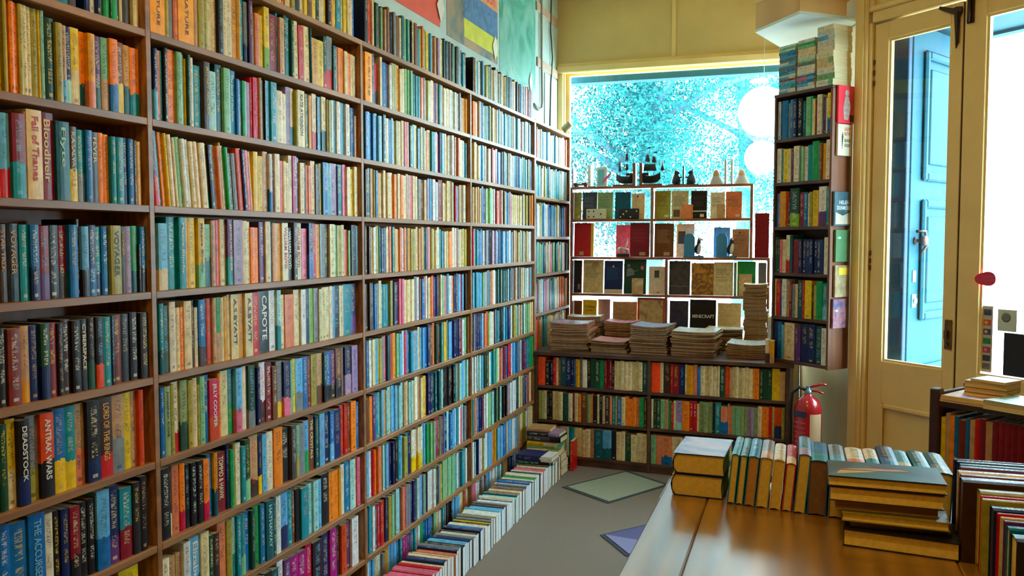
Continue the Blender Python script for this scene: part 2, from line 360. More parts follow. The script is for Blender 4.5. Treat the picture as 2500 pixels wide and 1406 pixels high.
ORD = ['first', 'second', 'third', 'fourth', 'fifth', 'sixth', 'seventh', 'eighth', 'ninth', 'tenth', 'lowest']
def nth(n):
    return f"{n}{'th' if 10 <= n % 100 <= 20 else {1: 'st', 2: 'nd', 3: 'rd'}.get(n % 10, 'th')}"
GAP = .2226
ZK = [2.376-.2428*k for k in range(10)]+[.0125]            # index k+1: board tops, k=-1..8
YB = [.756, 1.997, 3.238, 4.497, 5.725]
BOOKS = []                                         # every spine-out book of the shop: dicts
def shelf_book(bay, k, i, y, t, hf, c1, c2, title, lean=0, depth=None):
    h = GAP*hf if k < 9 else .155*hf; wd = depth or random.uniform(.108, .122); sb = random.uniform(-.022, -.008)
    if t < .003: return
    z = ZK[k+1]+.0004
    M = T(sb, y+.0003, z)
    if lean: M = T(sb, y+.0003, z) @ RX(lean)
    BOOKS.append(dict(M=M, w=wd, t=t-.0006, h=h, c1=c1, c2=c2, title=title, where=(bay, k, i), n=Vector((1, 0, 0)), c=Vector((sb, y+t/2, z+h/2))))
import re
LEAN = {(2, 2): (0, 30, 5.0), (2, 0): (29, 33, 1.5), (4, 1): (0, 0, 0)}
def parse_rows(txt):
    for line in txt.strip().split('\n'):
        hd, body = line.split('|'); bay, k, y = hd.split(','); bay = int(bay); k = int(k); y = float(y)
        if bay == 1:     # books out of the frame, seen only from the side
            yy = y-.22
            while yy < y-.03:
                t = random.uniform(.02, .035); shelf_book(bay, k, -1, yy, t, .9, random.choice(['db', 'bk', 'mr', 'ol', 'te']), None, None); yy += t
        y = max(y, YB[bay-1]+.001); end = YB[bay]-.0215
        toks = body.split(); idx = 0
        for i, tk in enumerate(toks):
            m_ = re.match(r'([a-z]{2})(?:/([a-z]{2}))?(\d+)(?:@([\d.]+))?(?:=(.+):([a-z]{2}))?$', tk)
            c1, c2, mm, hf, ti, ic = m_.groups(); t = int(mm)/1000
            hf = float(hf) if hf else random.uniform(.88, .95)
            if hf >= .955: hf = .955 if k >= 0 else hf
            if k == -1: hf = random.uniform(.82, .95)
            n = 1
            if bay >= 3 and t > .034 and c1 != 'dv': n = max(1, round(t/.023))
            if bay >= 3 and k == -1: n = max(n, round(t/.02))
            for q in range(n):
                if y+t/n > end: break
                cc = c1
                if n > 1 and q and random.random() < .35 and bay >= 3: cc = random.choice({3: ['cr', 'wh', 'lb', 'te', 'gy', 'tn', 'ga'], 4: ['wh', 'lb', 'pb', 'iv', 'gy', 'bl', 'cr']}[bay])
                ln = LEAN.get((bay, k)); lr = math.radians(ln[2]) if ln and ln[0] <= i <= ln[1] and ln[2] else 0
                shelf_book(bay, k, idx, y, t/n*(.995 if lr else 1), (hf+random.uniform(-.012, .008)) if hf < .95 else hf, cc, c2, (ti.replace('_', ' '), ic) if ti else None, lr); idx += 1; y += t/n
ROWS = '''
1,0,1.779|nv18 wh15 nv16 ye11 gr21 dg4 gr22 bk19 cr11 dy29 cr15 cr15 tn15
1,1,1.526|ye6@1 ol8@1 ye9@1 tn2@1 or13@1 or13@1 ol12@1 cr13@1 cr15@1 ol19@1 ye6@1 pb10@.98 dg27@.9 ol20@.87 tn/lb16@.87 nv/pb20@.86 ye/cr28@.87 or/dt17@.86 yo/sa23@.86 pu/dg26@.86 ga/tn25@.86 or/bl29@.86 br/ye28@.86 yo/dt27@.86 or/te33@.85
1,2,1.517|lb/rd29@.88 mr/te36@.9 tn5@.93 cr44@1=Fall_of_Thanes:rd mr43@.98=Bloodheir:cr dt41@.88=Flyte:pb db/ye26@.85=R.A.SALVATORE:cr te/gy26@.83 bl21@.83 db28@.83=FEVER:iv or17@.82 or19@.82 te18@.81 te25@.81 nv18@.8 bl20@.8 dy12@.79 yo17@.79
1,3,1.508|db23@.82=STAR_TREK:tn bk32@.82=VOYAGER:tn te25@.82 bl/nv25@.82 mr/pu31@.82 bk32@.82 mr/dy27@.82 bl27@.82 bk12@.9 lb/dk23@.82 nv/bl27@.82 te/nv25@.82 bl25@.82 ol37@.82=VOYAGER:dg db20@.82=VOYAGER:tn lv21@.82 gr/dt22@.82 dk9@.6 bl/dk24@.82
1,4,1.498|dk24@.82 rb36@.82 tn/yo22@.82 nv29@.83 dg/nv26@.83 mr26@.83 bk18@.83 db27@.84 bk27@.84 bk25@.84=CYBERSPACE:iv dk/dg24@.84 dk/ro26@.84 te25@.84 dk15@.84 rb30@.84 bk32@.84 bk32@.84 dk31@.84
1,5,1.489|dg21@.92 ye/cr26@1 bk/nv31@.93=DEADSTOCK:wh gy/ol34@.93 ro/bk40@.93=ANTRAK_WARS:wh bl/ye37@.95 te/ye33@.95 tn/sa34@.95 bk/nv44@.97 db/rd47@.98=LORD_OF_THE_RINGS:yo tn/gy43@1 ye27@.98 tn24@.98 ro18@.98 bk/sa44@1=HARRY_TURTLEDOVE:iv
1,6,1.480|bl/te32@.95 bl49@.93 bl48@.95=THE_ACCURSED:lb iv28@.9 dk21@.9 nv26@.9 mr/bk32@.88 bk27@.9 bk26@.9 lb/bl44@.95 nv/pu39@.97 te/mr45@.88 dk27@.9 bk27@.95 mr/rd33@.98
1,7,1.471|bk50 nv78 ye72 db57 te53 ro63 ye74@.95 nv62@.95
2,-1,2.557|yo37 bk11 cr27 ye15 cr27 rd24 cr32 ol21 bk33 cr30 ye22 br31 ye27 bk27 cr42 ye19 bk24 sa24 ye20 te40 cr20 ye26 cr37 bl32 ga38 ye22
2,0,2.012|dv60@.98=LITERATURE:db ol15 gy24 sa18 dv69@.98=LITERATURE:db tn19 ol27 ol17 cr29 cr21 bk23 cr25 iv27 yo35 cr7 te21 gy/nv20 bk3 pu19 ol24@.8 sa24@.8 ye22@.8 ye/lm30@.95 mr47 bl13 tn27 dg20@.95 te27 dg17 cr29 rd37 ye18@.92 cr37 dt10 yo43@.8 ye41@.8 dg/rd23@.9 gy/rd40@.92 dt24@.8 tn17@.8 or42@.8 cr21@.78 ye14@.78 or26@.78 cr26@.78 cr22@.77 ol15@.77 cr15@.77
2,1,2.017|nv/lb16@.9 sa20@.9 te11@.9 bk15@.97 or36@.97 ga23@.95 sg18@.94 ye5@.9 dg13@.95 iv16@.93 te35@.84 bk10@.8 dy28@.93=JEFFREY_ARCHER:ye dg6@.8 pb34@.84 dt32@.95 ga32@.93 tb36@.92=The_Jewel_of_the_Farm:wh bl17@.82 bl/gy15@.82 gr22@.82 lv25@.82=HOW_TO_BE_THE_PRESIDENT:wh rd11@.9 cm29@.93=EITHER_YOU_EARN:pk tn13@.93 gy25@.92=KATE_ADIE:dg bk5 lb28@.93 te35@.92 cr33@.82 cr34@.81 lv30@.93 cr/te23@.93 ol15@.9 cr46@.93=KATE_ATKINSON:dy ol15@.9 dt20@.9 yo20@.9 cr/rd29@.94 nv8 lb33@.93 cr/dt31@.93 ol13 ol30@.9 lb31@.93 iv24@.93 dt21@.92 lb32@.93 iv29@.93 nv22@.9 bl27@.9 bl23@.77 tn17@.77 ye12@.75
2,2,2.015|nv/rd21@.97 dt14@.96 or9@.95 yo13@.95 ye11@.94 cr16@.93 rd4@.9 cr11@.9 dg8 ga19@.93 wh17@.92 wh16@.91 cr18@.9 cr18@.9 yo11@.9 cr26@.9 ol/gr15@.9 bk5@.88 nv21@.88 iv17@.9 sa13 ol11 iv20@.9 gr15@.9 db21@.82 gy23@.82 ro24@.9 nv16@.9 ro21@.89 pk13@.89 ye12@.89 ye25@.9=BARBARA_VINE:ro ye27@.84 tn28@.92 wh/bl16@.9 pu17@.88 cr29@.91 ro27@.82 cr17@.82 cr19@.8 iv23@.92 mg25@.92 dg24@.92 cr26@.84 bk16@.84 sa16@.82 or25@.82 cr31@.9 dy28@.86 ye16@.88 bl39@.9 te23@.9 lv53@.92 nv11 te38@.92 pk25@.92 iv25@.9 ye32@.86 cr23@.92 bl41@.93
2,3,2.024|lb/cr36@.88 dk8@.8 te41@.98 te29@.98=Maeve_Binchy:wh yo17@.97 ye31@.97 ol11@.95 ye/ga30@.97=Maeve_Binchy:dt ga/dt36@.87 tn20@.93 pk18@.93 yo10 cr30@.95 pu/te28@.95=JAMES_MICHENER:iv lv46@.94 cr27@.94 cr25@.93 or23@.85 or26@.85 pu30@.93 cr29@.93 bl22@.93 tn17@.92 yo36@.93 iv37@.93=WILLIAM_BOYD:rd bk38@.86=WILLIAM_BOYD:wh dy22@.93 iv41@.93=WILLIAM_BOYD:rd pk38@.85 nv/bl29@.93 rd29@.93 yo30@.93 gy30@.93 bk35@.93 cr37@.93 ga26@.92 ol37@.92 cr23@.93 ro26@.85 ga16@.84 bk39@.93 dt18@.92 iv48@.86=ANITA_BROOKNER:db
2,4,2.021|te/dt18@.93 dg28@.88 iv26@.93 cr18@.85 or19@.85 cr34@.93 db13@.93 iv15@.83 bl/db30@.93 nv17@.93 ro23@.93 tn18@.93 gr/tn23@.93 cr16@.93 yo19@.93 cr15@.95 cr38@.95=A.S.BYATT:bk yo32@.95 cr40@.95=A.S.BYATT:bk rd41@.95 bk64@.96=CAPOTE:wh wh41@.96 pb/te23@.95 cr37@.87 sa58@.87 cr40@.93 wh32@.93 nv26@.93 lm29@.93 gy33@.92 cr21@.9 cr28@.93 cr31@.93 iv22@.93 lb25@.93 bk43@.93 cr33@.92 te65@.94 nv/pu41@.93 iv54@.86
2,5,2.016|bl18@.93 sg24@.93=Jonathan_COE:nv ol15@.93 iv/rd31@.95 sg/dg33@.95 ol19@.93 cr20@.95 ol13@.85 ga22@.95 bl23@.95 cm/ro47@.87=JILLY_COOPER:wh or15@.93 cr38@.95 te/gr32@.95 lb/pk32@.95 cr11 iv23@.95=A.A.GILL:nv dg/gy36@.95 nv19@.85 nv17@.9 wh/db35@.94 mr36@.94 br29@.85 gy/ye38@.9 nv/pk42@.88 ga25@.88 ye22@.88 lb/gy50@.88 bl29@.88 rb29@.88 ol40@.88 tn/br41@.88 dt/bk19@.88 bl/bk43@.88 pu/bk37@.88 br/bk47@.88 gy23@.88 nv/lv51@.88 lv48@.88 pu/db52@.88
2,6,2.010|bk38@.93 db/cr19@.93 sa31@.93 or/cm22@.92 bk24@.88 bk28@.87 bk26@.87 or/cm27@.87 bl25@.9 yo/dt18@.9 mr52@.88=TOMMO_&_HAWK:cr nv15@.95 gr18@.87 ol15 iv25@.93 te22@.86 dg/ga28@.93 tn/db50@.95 nv/ye20@.92 lb26@.92 iv37@.93 or52@.94 dk59@.88 dy30@.88 ga/ol23@.87 gy38@.87 lb/gr37@.87 br40@.93=THE_CRYSTALS:cr dt25@.9 lb38@.92 nv42@.9 bl/lb31@.9 nv56@.88 ro31@.93 rd28@.93 br20@.93 or42@.93 bl24 wh39@.93
2,7,2.003|iv31@.85 tn39@.82 tn25@.82 wh30@.92 lb/bl50@.93=Elizabeth:wh cr38@.93 dg23@.85 db28@.85 sa43@.95 ol29@.93 pb/te22@.93 te21@.93 te/ga23@.93 bl34@.93 dg19@.92 gr35@.93 tb28@.93 dt42@.93=HATHAWAY:pb dt20@.93 wh32@.93 lb/nv50@.93 te30@.93 br19@.93 bk32@.9=TIM_MOORE:ye te49@.87 pb40@.87 pb34@.87 lb28@.87 bk57@.92 or37@.88 or38@.88 yo19@.88 iv31@.93 tb39@.93 pb36@.93 iv20 pk24@.93 iv26@.93
2,8,1.994|br26 cr27 dk34 te42 lb36 dk30 mr73 iv32 bl33 pu40 lb33 dt37 rd32 lb35 dk43 dt40 wh39 pu40 mg54 mg62 cm44 dk69 nv55 mg51 dk38 ro41 pu42 wh54 dt41
2,9,1.979|bk45 cr47 rd61 te77 lb67 nv56 mr96 iv62 bl64 pu81 lb67 dt77 rd69 lb76 gy97 dt93 wh93
3,-1,3.282|bk29 rd41 cr15 bk24 dg27 pu31 bk15 tn31 br22 or16 bk23 gy23 ye10 br27 cr20 dt27 ga52 ol28 bk14 cr25 br29 dg18 te26 ye15 sa19 cr31 ye27 lb32 bk20 tn32 br29 lv25 cr46 dt34 bk26 ye13 gy35 bk27 ye32 bk32 gy28 lb23 dk28 te29 bk29 lb25 nv30
3,0,3.277|dv62@.93=CRIME:br nv42@.95 rd/dk32@.8 cr42@.95 bl31 nv43 mr17 ol47@.96 yo30@.96 cr37 cr50 ga38 te39 te45 tn13 sa27 br30 ol35 cr42@.9 iv34 rd17 bl59 gy38 cr46 cr34 cr48 wh48 wh40 gy42 tn34@.85 yo69@.85 db39@.85
3,1,3.283|bl41 bl48 te24 lb25 wh25 dt25 cr32 bl26 lb20 wh27 ol20 cr34 cr28 pk21 sa21 cr21 dg29 lb29 ye37 bl38 cr46 ye16 sa24 cr32 te65@.9 wh25 pk17 nv17 lb34 cr43 cr35 wh54 dk37 db22 sa28 ye30 wh39@.9 te43@.86 lb40@.86 bl36@.86
3,2,3.282|bk29 dg47 ol12 bl36 yo37 cr38 cr32 cr32 or46 cr27 or27 cr28 tn49 pk29 cr51 cr22 gy30 br30 cr28 lv23 lb47 wh32 dt16 wh33 mr59 cr43 cr44 cr35 ga45 cm46@.86 tn37 cr42@.9 cr43@.9 iv39@.9 iv40@.9
3,3,3.280|db38 yo41 ol53 te13 nv41 cr21 cr21 sa42 yo58@.88 sa52 or15 bk15 yo31 ol47 yo24 cr24 tn24 yo25 dt42 pk25 wh34 ol26 cr44 cr27 te27 cr37@.86 cr37@.86 cr28@.86 or48@.86 iv69 rd40 cr72 ol32 db65
3,4,3.275|db52 bl67 cr27 te78@.87 ol22 iv22 nv52 pk46 cr47@.9 cr48@.9 cr32 gy33 wh25 br17 bl34 sa35 cr26 or36 cm27 nv55 dy37 ga38 pk29 te29 wh50 sa30 nv41 gy21 lb31 cm42 bk76 mr33
3,5,3.266|bl43@.9 br19 cr51@.9 ol46 gy20 pk20 dt27 ro27 yo28 dk21 ga29 lb29 wh22 cm22 lb22 bl23 te46 tn47 cr24 lb40 bl33 nv25 gy25 br34 sa26 dg44 mr45 ye45 ol28 gy19 lb57 nv88 mr30 wh30 ga51 or31 br21
3,6,3.258|br44@.88 or26 pu26 te26 pb27 lb40 pb16 pb63 lb36 pb58 pb45 cr23 pb46 yo39 iv32 tn24 cr25 ye33 pu25 nv51 dt106 pb37 bk94 bk88 nv40 pb41 lb52 pb42 te32
3,7,3.249|yo16 lb33 wh22 rd17 or28 sa29 br12 pb35 lb24 pu30 nv37 bk50 te51 ol33@.85 te26 nv27 iv/ye34 iv/ye34 iv/ye35 iv/ye28 lb43 gr44 ga60 cm23 pu23 rd23 gr24 mg24 te16 nv33 pb33 bl33 lb51 wh70 pk18 pb36 gy27 bk55
3,8,3.240|bl42 te29 wh22 dt22 rd52 ro30 nv23 ol39 ga48 pb33 lb25 sa25 cm17 gy52 nv53 pk18 pb27 pk18 lb28 gy37 bk28 wh88 dg40 gy30 ye21 ga127 ga66 te57 gy46 te47 wh48
3,9,3.231|bl45 lb46 cr47 wh49 yo50 lb77 bl53 mg54 pu56 te43 wh58 gr45 bl92 dk80 wh49 te67 dk69 lb107 cr74 sa77
4,-1,4.562|bk51 te37 wh38 bk46 lb31 ol47 cr32 gy41 cr41 bk67 lb34 bk88 cr36 dt64 bk46 wh47 tn38 bk58 gy40 bk50 wh41 dt41 pk31 bk53 wh43 dt44 cr33
4,0,4.560|or75@.88 db18 wh37 nv37 bk28 pb38 dt48 ol39 cr30 lb40 wh24 cm21 lb37 wh42 bl34 te32 wh33 lb44 pb45 wh37 nv28 cr28 lb42 wh33 mr24 wh49 gy35 lv40 wh35 bk41 lb31 wh26 gy37 nv32
4,1,4.570|cr38 tn29 cr29 lb60 wh41 bl31 cr31 lb42 ro21 wh32 rd33 lb33 bl68 gy46 lb59 nv60 wh49 br37 lb63 bl51 lb52 dt67 lb54 ol55 bl85 ol43
4,2,4.568|iv39 tn40 yo40 bl31 nv31 ga42 cr32 ga54 wh66 rd22@.85 tn57 rd46 br35 lb36 lb48 tn37 pk25 cr88@.87 cr78@.87 cr66@.87 gy40 ol55 br70 ol28 or43 gy58
4,3,4.560|cm40 te40 bl61 lb21 wh42 gy32 nv43 bk22 lv90 te23 nv35 lb71@.9 wh60@.9 lb61@.9 wh50 lb38 tn65 dt66 ol27 te82 br42 ol28 wh72 lb59 cr45
4,4,4.551|lb37 te28 pb38 lb49 ga50 wh30 gy41 lb41@.9 or31 wh32 te43 dg88 wh22 dt92 pb23 nv59 gy61 tn25 wh62 dk51 cr65 gy53 wh81 lb69 bk42
4,5,4.536|nv74 nv43 lb55 sa56 ro34 lm35 wh35 cr48 nv61 te37 bk63 lb52 te39 nv67 wh54 ol55 ga57 cr58 dt59 wh45 ga76 cr62 te64
4,6,4.528|wh60 dt37 wh50 lb38 dg105 wh40 te55 ga56 wh57 sa58 rd44 nv45 rd61 wh31 lb47 bl64 gy49 cr67 mr51 pu34 te70 gr54 bl55
4,7,4.519|ye22 te44 sa34 bl34 nv46 mr35 wh48 ga73 pb75 dg103 bk134 lv42 wh56 wh72 dt74 cr60 nv77 gy47 rd32 cr65 gy66
4,8,4.510|wh49 te37 nv38 wh39 or66@.85 wh54 lb55 lv42 yo71 lb103 bl91 lb94 wh81 gy83 cr85 ol70 gy53 cr73 bk56
4,9,4.502|pk79 wh110 lb144 wh121 te126 cr98 nv122 gy142 tn149 cr157
'''
parse_rows(ROWS)  # thin yellow top-row spines and one navy book's light-blue part paint in glints
# fifth bay: smaller shelves beyond the end upright
Z5 = [2.122, 1.858, 1.576, 1.31, 1.032, .7785]
P5 = ['ro dk wh lb bl lb wh wh pb te wh wh iv pb wh sa'.split(), 'lb te wh ol lb dt wh pb te te pb wh te pb'.split(), 'bl wh ol lb wh gy bl wh lb cr wh nv bl lb pk'.split(),
      'te pb ga te dk wh iv pk ga gr dt cr te iv tn dt'.split(), 'mr gy wh lb pk wh gy te wh iv sa or nv yo'.split(), 'ro tn te cr cr iv tn wh cr'.split()]
for r, z in enumerate(Z5):
    y = 5.75; i = 0; top = ([2.381]+Z5)[r]-.02
    while y < 6.62:
        big = r == 5
        t = random.uniform(.016, .03) if not big else random.uniform(.02, .04)
        c_ = P5[r][int((y-5.75)/.9*len(P5[r])) % len(P5[r])]
        h = (top-z)*random.uniform(.82, .93) if not big else random.uniform(.19, .225)
        sb = random.uniform(-.02, -.008)
        BOOKS.append(dict(M=T(sb, y, z+.0004), w=.115, t=t-.0006, h=h, c1=c_, c2=None, title=None, where=(5, r, i), n=Vector((1, 0, 0)), c=Vector((sb, y, z+h/2)))); y += t; i += 1
# low unit under the window: three rows, two bays
MBASE = T(.0, 5.70, 0) @ RZ(math.radians(-4.2))
BR = ["fo50 bk30@.8 nv25@.8 rd15 cr20 br15 dt40 nv30 nv20 bl15 yo25 gy20 iv30 bk25 dg30 dg30 gr30 mr20 mr15 mr15 bk15@.8 cr15 cr25 cr25 cr25 cr25 cr25 cr20 cr25 dt30",
      "fo60 cr25 db50 rd15 mr45 nv40 cr15 yo40 sa30 bl20@.9 cr30 cr30 cr25 cr30 cr15 dg35 ro30 tn20 cr20 cr20 cr20 cr20 cr25 cr30 or40 dg27@.92 dg27@.92 dg27@.92 ye50 tn35@.88",
      "ol20 sg15 cr25 bk20 bk20 cr15 cr30 cr30 dg40 iv30 mr15 cr25 or20 br40 sg25 or15 bk30@.9 cr15 bk20 cr20 db30 sa15 te25@.9 ye10 bl30@.9 cr25 or25 or25@.88 or25 sa20 gr30 db20",
      "cr15 dg25 dg25 ga30 tn25 gr20@.9 rd15@.85 cr15 lv/pb45 or50 rd25 rd25 cr15@.88 sg30 sg30 sg30 bk15 te40 sa/bl45@.85 tn10 sa20@.88 ga25@.88 ga25@.88 sg25@.88 sg25@.88 lv20@.88 lv20@.88 sg25@.88 cr25 or45 rd20 ol15 ro/nv45 ol20",
      "tn30 sg25 rd20 ga25 or20 cr25 cr20 te30 cr20 cr20 cr20@.9 cr25 tn20 dt45 lb/dt45 bk25 cr25 cr20 dg30@.88 cr30@.88 cr25 cr25",
      "ga20 sa20 sa/bl40 cr40 br25 rd30 cr25 tn30 or25 sg30 nv25 cr30 te25 cr30 br30 cr30 rd25"]
ZBASE = [.545, .305, .065]
for r in range(3):
    for half in range(2):
        x0, x1 = ((.024, .80), (.823, 1.675))[half]; tk = BR[r*2+half].split(); ws = [int(re.match(r'[a-z/]+(\d+)', q).group(1)) for q in tk]
        k = (x1-x0-.004)/sum(ws); x = x0+.002
        for i, q in enumerate(tk):
            c1, c2, _, hf = re.match(r'([a-z]{2})(?:/([a-z]{2}))?(\d+)(?:@([\d.]+))?', q).groups(); t = ws[i]*k
            h = .208*(float(hf) if hf else random.uniform(.92, .96))
            M = MBASE @ T(x, random.uniform(.006, .018), ZBASE[r]+.0004) @ RZ(-PI/2)      # spine faces -y, thickness runs +x
            BOOKS.append(dict(M=M, w=.12, t=t-.0006, h=h, c1=c1, c2=c2, title=None, where=(6, r*2+half, i), n=Vector((0, -1, 0)), c=M @ Vector((0, t/2, h/2)))); x += t
# tall narrow case by the door: six rows
MCASE = T(1.575, 5.71, 0) @ RZ(math.radians(-42))
CW = .448
CR_ = ["wh25 nv15 bl45 gy15@.88 bl25 nv30 bk40 dt25@.88 ga35 gr20 cr20@.88 mr15@.85 iv35 gy10@.88 pu15@.85 iv15@.85 ye/bl25",
       "wh35@.88 te15@.85 ye40@.85 cr25@.85 pu15@.82 iv45@.9 gy12@.85 ga15@.85 ga15@.85 wh25@.85 te35@.88 gr50 br25@.9 yo25@.88 iv30",
       "bl15@.85 lv25@.85 yo50@.9 rd20@.88 bk15@.8 dg/lm80 mr35@.85 bl35@.85 cr15@.82 ol25@.85 ye45@.88 pk10@.88 wh/pu60 te25@.9",
       "dg20@.9 dg15@.9 pk15@.85 cr25@.85 iv/rd30 dt20@.95 mr40@.85 nv25@.85 nv25@.85 nv25@.85 nv25@.85 nv25@.85 nv25@.85 nv25@.85 wh25@.9",
       "cr12 rd40@.9 bl20@.88 wh40 tn25@.9 mr25@.88 gy30@.85 cr20@.85 dt40@.95 rd20 ye60@.95 db20@.85 ol25@.85 gr50@.95 te/lb45@.9",
       "nv20 bl30 lb15@.9 cr65 pu25@.92 pu15@.92 nv45 nv45 dt40@.95 wh30@.92"]
def case_rows():
    zs = [2.178, 1.908, 1.632, 1.345, 1.07, .80]; tops = [2.457]+zs[:-1]
    for r in range(6):
        tk = CR_[r].split(); ws = [int(re.match(r'[a-z/]+(\d+)', q).group(1)) for q in tk]
        k = (CW-.034-.002)/sum(ws); x = .018
        for i, q in enumerate(tk):
            c1, c2, _, hf = re.match(r'([a-z]{2})(?:/([a-z]{2}))?(\d+)(?:@([\d.]+))?', q).groups(); t = ws[i]*k
            h = min((tops[r]-.02-zs[r])*.97, .245)*(float(hf) if hf else .96)
            M = MCASE @ T(x, random.uniform(.004, .014), zs[r]+.0004) @ RZ(-PI/2)
            nn = (MCASE.to_3x3() @ Vector((0, -1, 0)))
            BOOKS.append(dict(M=M, w=.118, t=t-.0006, h=h, c1=c1, c2=c2, title=None, where=(7, r, i), n=nn, c=M @ Vector((0, t/2, h/2)))); x += t
    return zs
ZCASE = case_rows()
# books in a line along the floor: spine up, page ends to the room
FLOORC = 'rd pk pk gy pk iv rd iv nv iv tn iv sa nv gy bk lb lb nv gy iv dy nv bl iv dt bk ye gy tn wh wh iv lb nv dy gy wh nv iv iv pb dt tn iv br te gy iv wh bl nv iv gr dt iv ga nv iv sa pk iv dg cr iv ro ol cr cr iv tn'.split()
def floor_line():
    y = 3.15; i = 0
    while y < 5.30:
        t = random.uniform(.018, .042); u = (y-3.15)/2.15
        c_ = FLOORC[int(u*len(FLOORC)) % len(FLOORC)]
        d = random.uniform(.128, .142)+.012*u; L = random.uniform(.186, .205); xe = random.uniform(.282, .296)-.006*u
        # local x -> up, local z -> +X (room), local y -> thickness along -Y/+Y
        M = frame((xe-L, y+t, d), (0, 0, 1), (0, -1, 0))
        # x cross y = (0,0,1)x(0,-1,0) = (1,0,0)
        M = M @ T(0, 0, 0)
        BOOKS.append(dict(M=M, w=d-.0005, t=t-.0006, h=L, c1=c_, c2=None, title=None, where=(8, 0, i), n=Vector((0, 0, 1)), c=Vector((xe-L/2, y, d)), big=1.7)); y += t; i += 1
floor_line()
# ---- choose the 300 that show largest, the rest becomes one object
dg_up = bpy.context.view_layer.update()
def shown(b):
    p = b['c']; v = world_to_camera_view(sc, cam, p)
    if not (-.015 < v.x < 1.01 and -.03 < v.y < 1.02) or v.z < 0: return 0
    if b['where'][0] == 8 and b['where'][2] < 0: return 0
    d = CAM-p; return b['t']*b['h']*abs(b['n'].dot(d))/d.length**3*b.get('big', 1)
for b in BOOKS: b['a'] = shown(b)
NIND = 262
order = sorted(range(len(BOOKS)), key=lambda i: -BOOKS[i]['a'])
ind = set(order[:NIND])
BAYN = {1: 'left-edge bay', 2: 'second bay', 3: 'third bay', 4: 'fourth bay', 5: 'far bay', 6: 'low window unit', 7: 'tall case by door'}
byrow = {}
for i, b in enumerate(BOOKS): byrow.setdefault(b['where'][:2], []).append(i)
labels = {}
def size_word(b):
    t = b['t']
    return 'very slim' if t < .012 else 'slim' if t < .019 else 'thick' if t > .036 else ''
def colour(b): return SAY[b['c1']]+(f"-and-{SAY[b['c2']].replace(' ', '-')}" if b['c2'] and b['c2'] != b['c1'] else '')
def place(b):
    bay, k, i = b['where']
    if bay == 8: return 'in the line along the floor'
    if bay == 7: return f"{ORD[k]} row down, tall case by door"
    if bay == 6: return f"{ORD[k//2]} row, low unit under window, {'left' if k % 2 == 0 else 'right'} half"
    return f"{ORD[k if bay == 1 else k+1]} row down, {BAYN[bay]}"
cand = {}
for i in ind:
    b = BOOKS[i]; row = byrow[b['where'][:2]]; j = row.index(i)
    lft = BOOKS[row[j-1]] if j else None; rgt = BOOKS[row[j+1]] if j+1 < len(row) else None
    base = colour(b)+' divider card' if b['c1'] in ('dv', 'fo') else (size_word(b)+' '+colour(b)).strip()+(' book' if b['where'][0] == 8 else ' paperback')
    nb = ('between '+SAY[lft['c1']]+' and '+SAY[rgt['c1']]) if lft and rgt else ('right of '+SAY[lft['c1']] if lft else 'at the left end')
    b['la'] = f"{base} {nb}, {place(b)}"
    a_ = BOOKS[row[j-2]] if j > 1 else None; z_ = BOOKS[row[j+2]] if j+2 < len(row) else None
    b['lb'] = f"{base}, {nth(len([q for q in row[:j+1] if BOOKS[q]['where'][2] >= 0]))} from left, {place(b)}"
    cand.setdefault(b['la'], []).append(i)
SHARED = {}
for la, L_ in cand.items():
    for i in L_: labels[i] = la if len(L_) == 1 and len(la.split()) <= 16 else BOOKS[i]['lb']
GRP = {1: 'paperbacks in the left-edge bay', 2: 'paperbacks in the second bay', 3: 'paperbacks in the third bay', 4: 'paperbacks in the fourth bay', 5: 'paperbacks in the far bay', 6: 'paperbacks in the low window unit', 7: 'books in the tall case', 8: 'books lined up on the floor'}
REST = Books()
for i, b in enumerate(BOOKS):
    st = style(b['c1'], b['c2'], band=.97 if (b['title']) else (random.choice([.2, .3, .45]) if b['where'][0] in (1, 2) else None))
    if b['title']: st = (st[0], st[1], lin(PAL[b['title'][1]]), (st[3][0], .97, 0.0))
    if i in ind and b['c1'] in ('dv', 'fo'): make_book(b['M'], b['w'], b['t'], b['h'], st, labels[i], 'orange divider cards among the shelved books', b['title'], name='divider_card', cat='divider card')
    elif i in ind: make_book(b['M'], b['w'], b['t'], b['h'], st, labels[i], GRP[b['where'][0]], b['title'], name='shelved_book' if b['where'][0] != 8 else 'floor_book', pages=MPAGEW if b['where'][0] == 8 else None)
    else: stuff_geo(REST, b['M'], b['w'], b['t'], b['h'], st, pm=2 if b['where'][0] == 8 else 1)
rest = REST.build('small_shelved_books', [MBOOK, MPAGE, MPAGEW])
tag(rest, 'closely packed spines of many smaller paperbacks on all farther shelves', 'books', kind='stuff')
# ---------------------------------------------------------------- the room
def struct(mb, name, mats, bevel=0):
    o = mb.build(name, mats, bevel=bevel); o['kind'] = 'structure'; return o
CARPET = simple('grey_brown_carpet', (128, 116, 104), .95, var=.16, scale=260, bump=.5)
struct(MB().box((-.3, -2.6, -.12), (3.3, 7.3, 0)), 'floor', CARPET)
struct(MB().box((-.3, -2.6, 3.55), (3.3, 7.0, 3.6)), 'ceiling', CREAMW)
LW = simple('pale_blue_white_wall', (186, 205, 200), .7, var=.1, scale=4, bump=.1)
struct(MB().box((-.3, -2.6, 0), (-.165, 7.0, 3.55)), 'wall_left', LW)
struct(MB().box((-.3, -2.72, 0), (3.3, -2.6, 3.55)), 'wall_near', CREAMW)
struct(MB().box((3.17, -2.6, 0), (3.3, 4.38, 3.55)), 'wall_right', CREAMW)
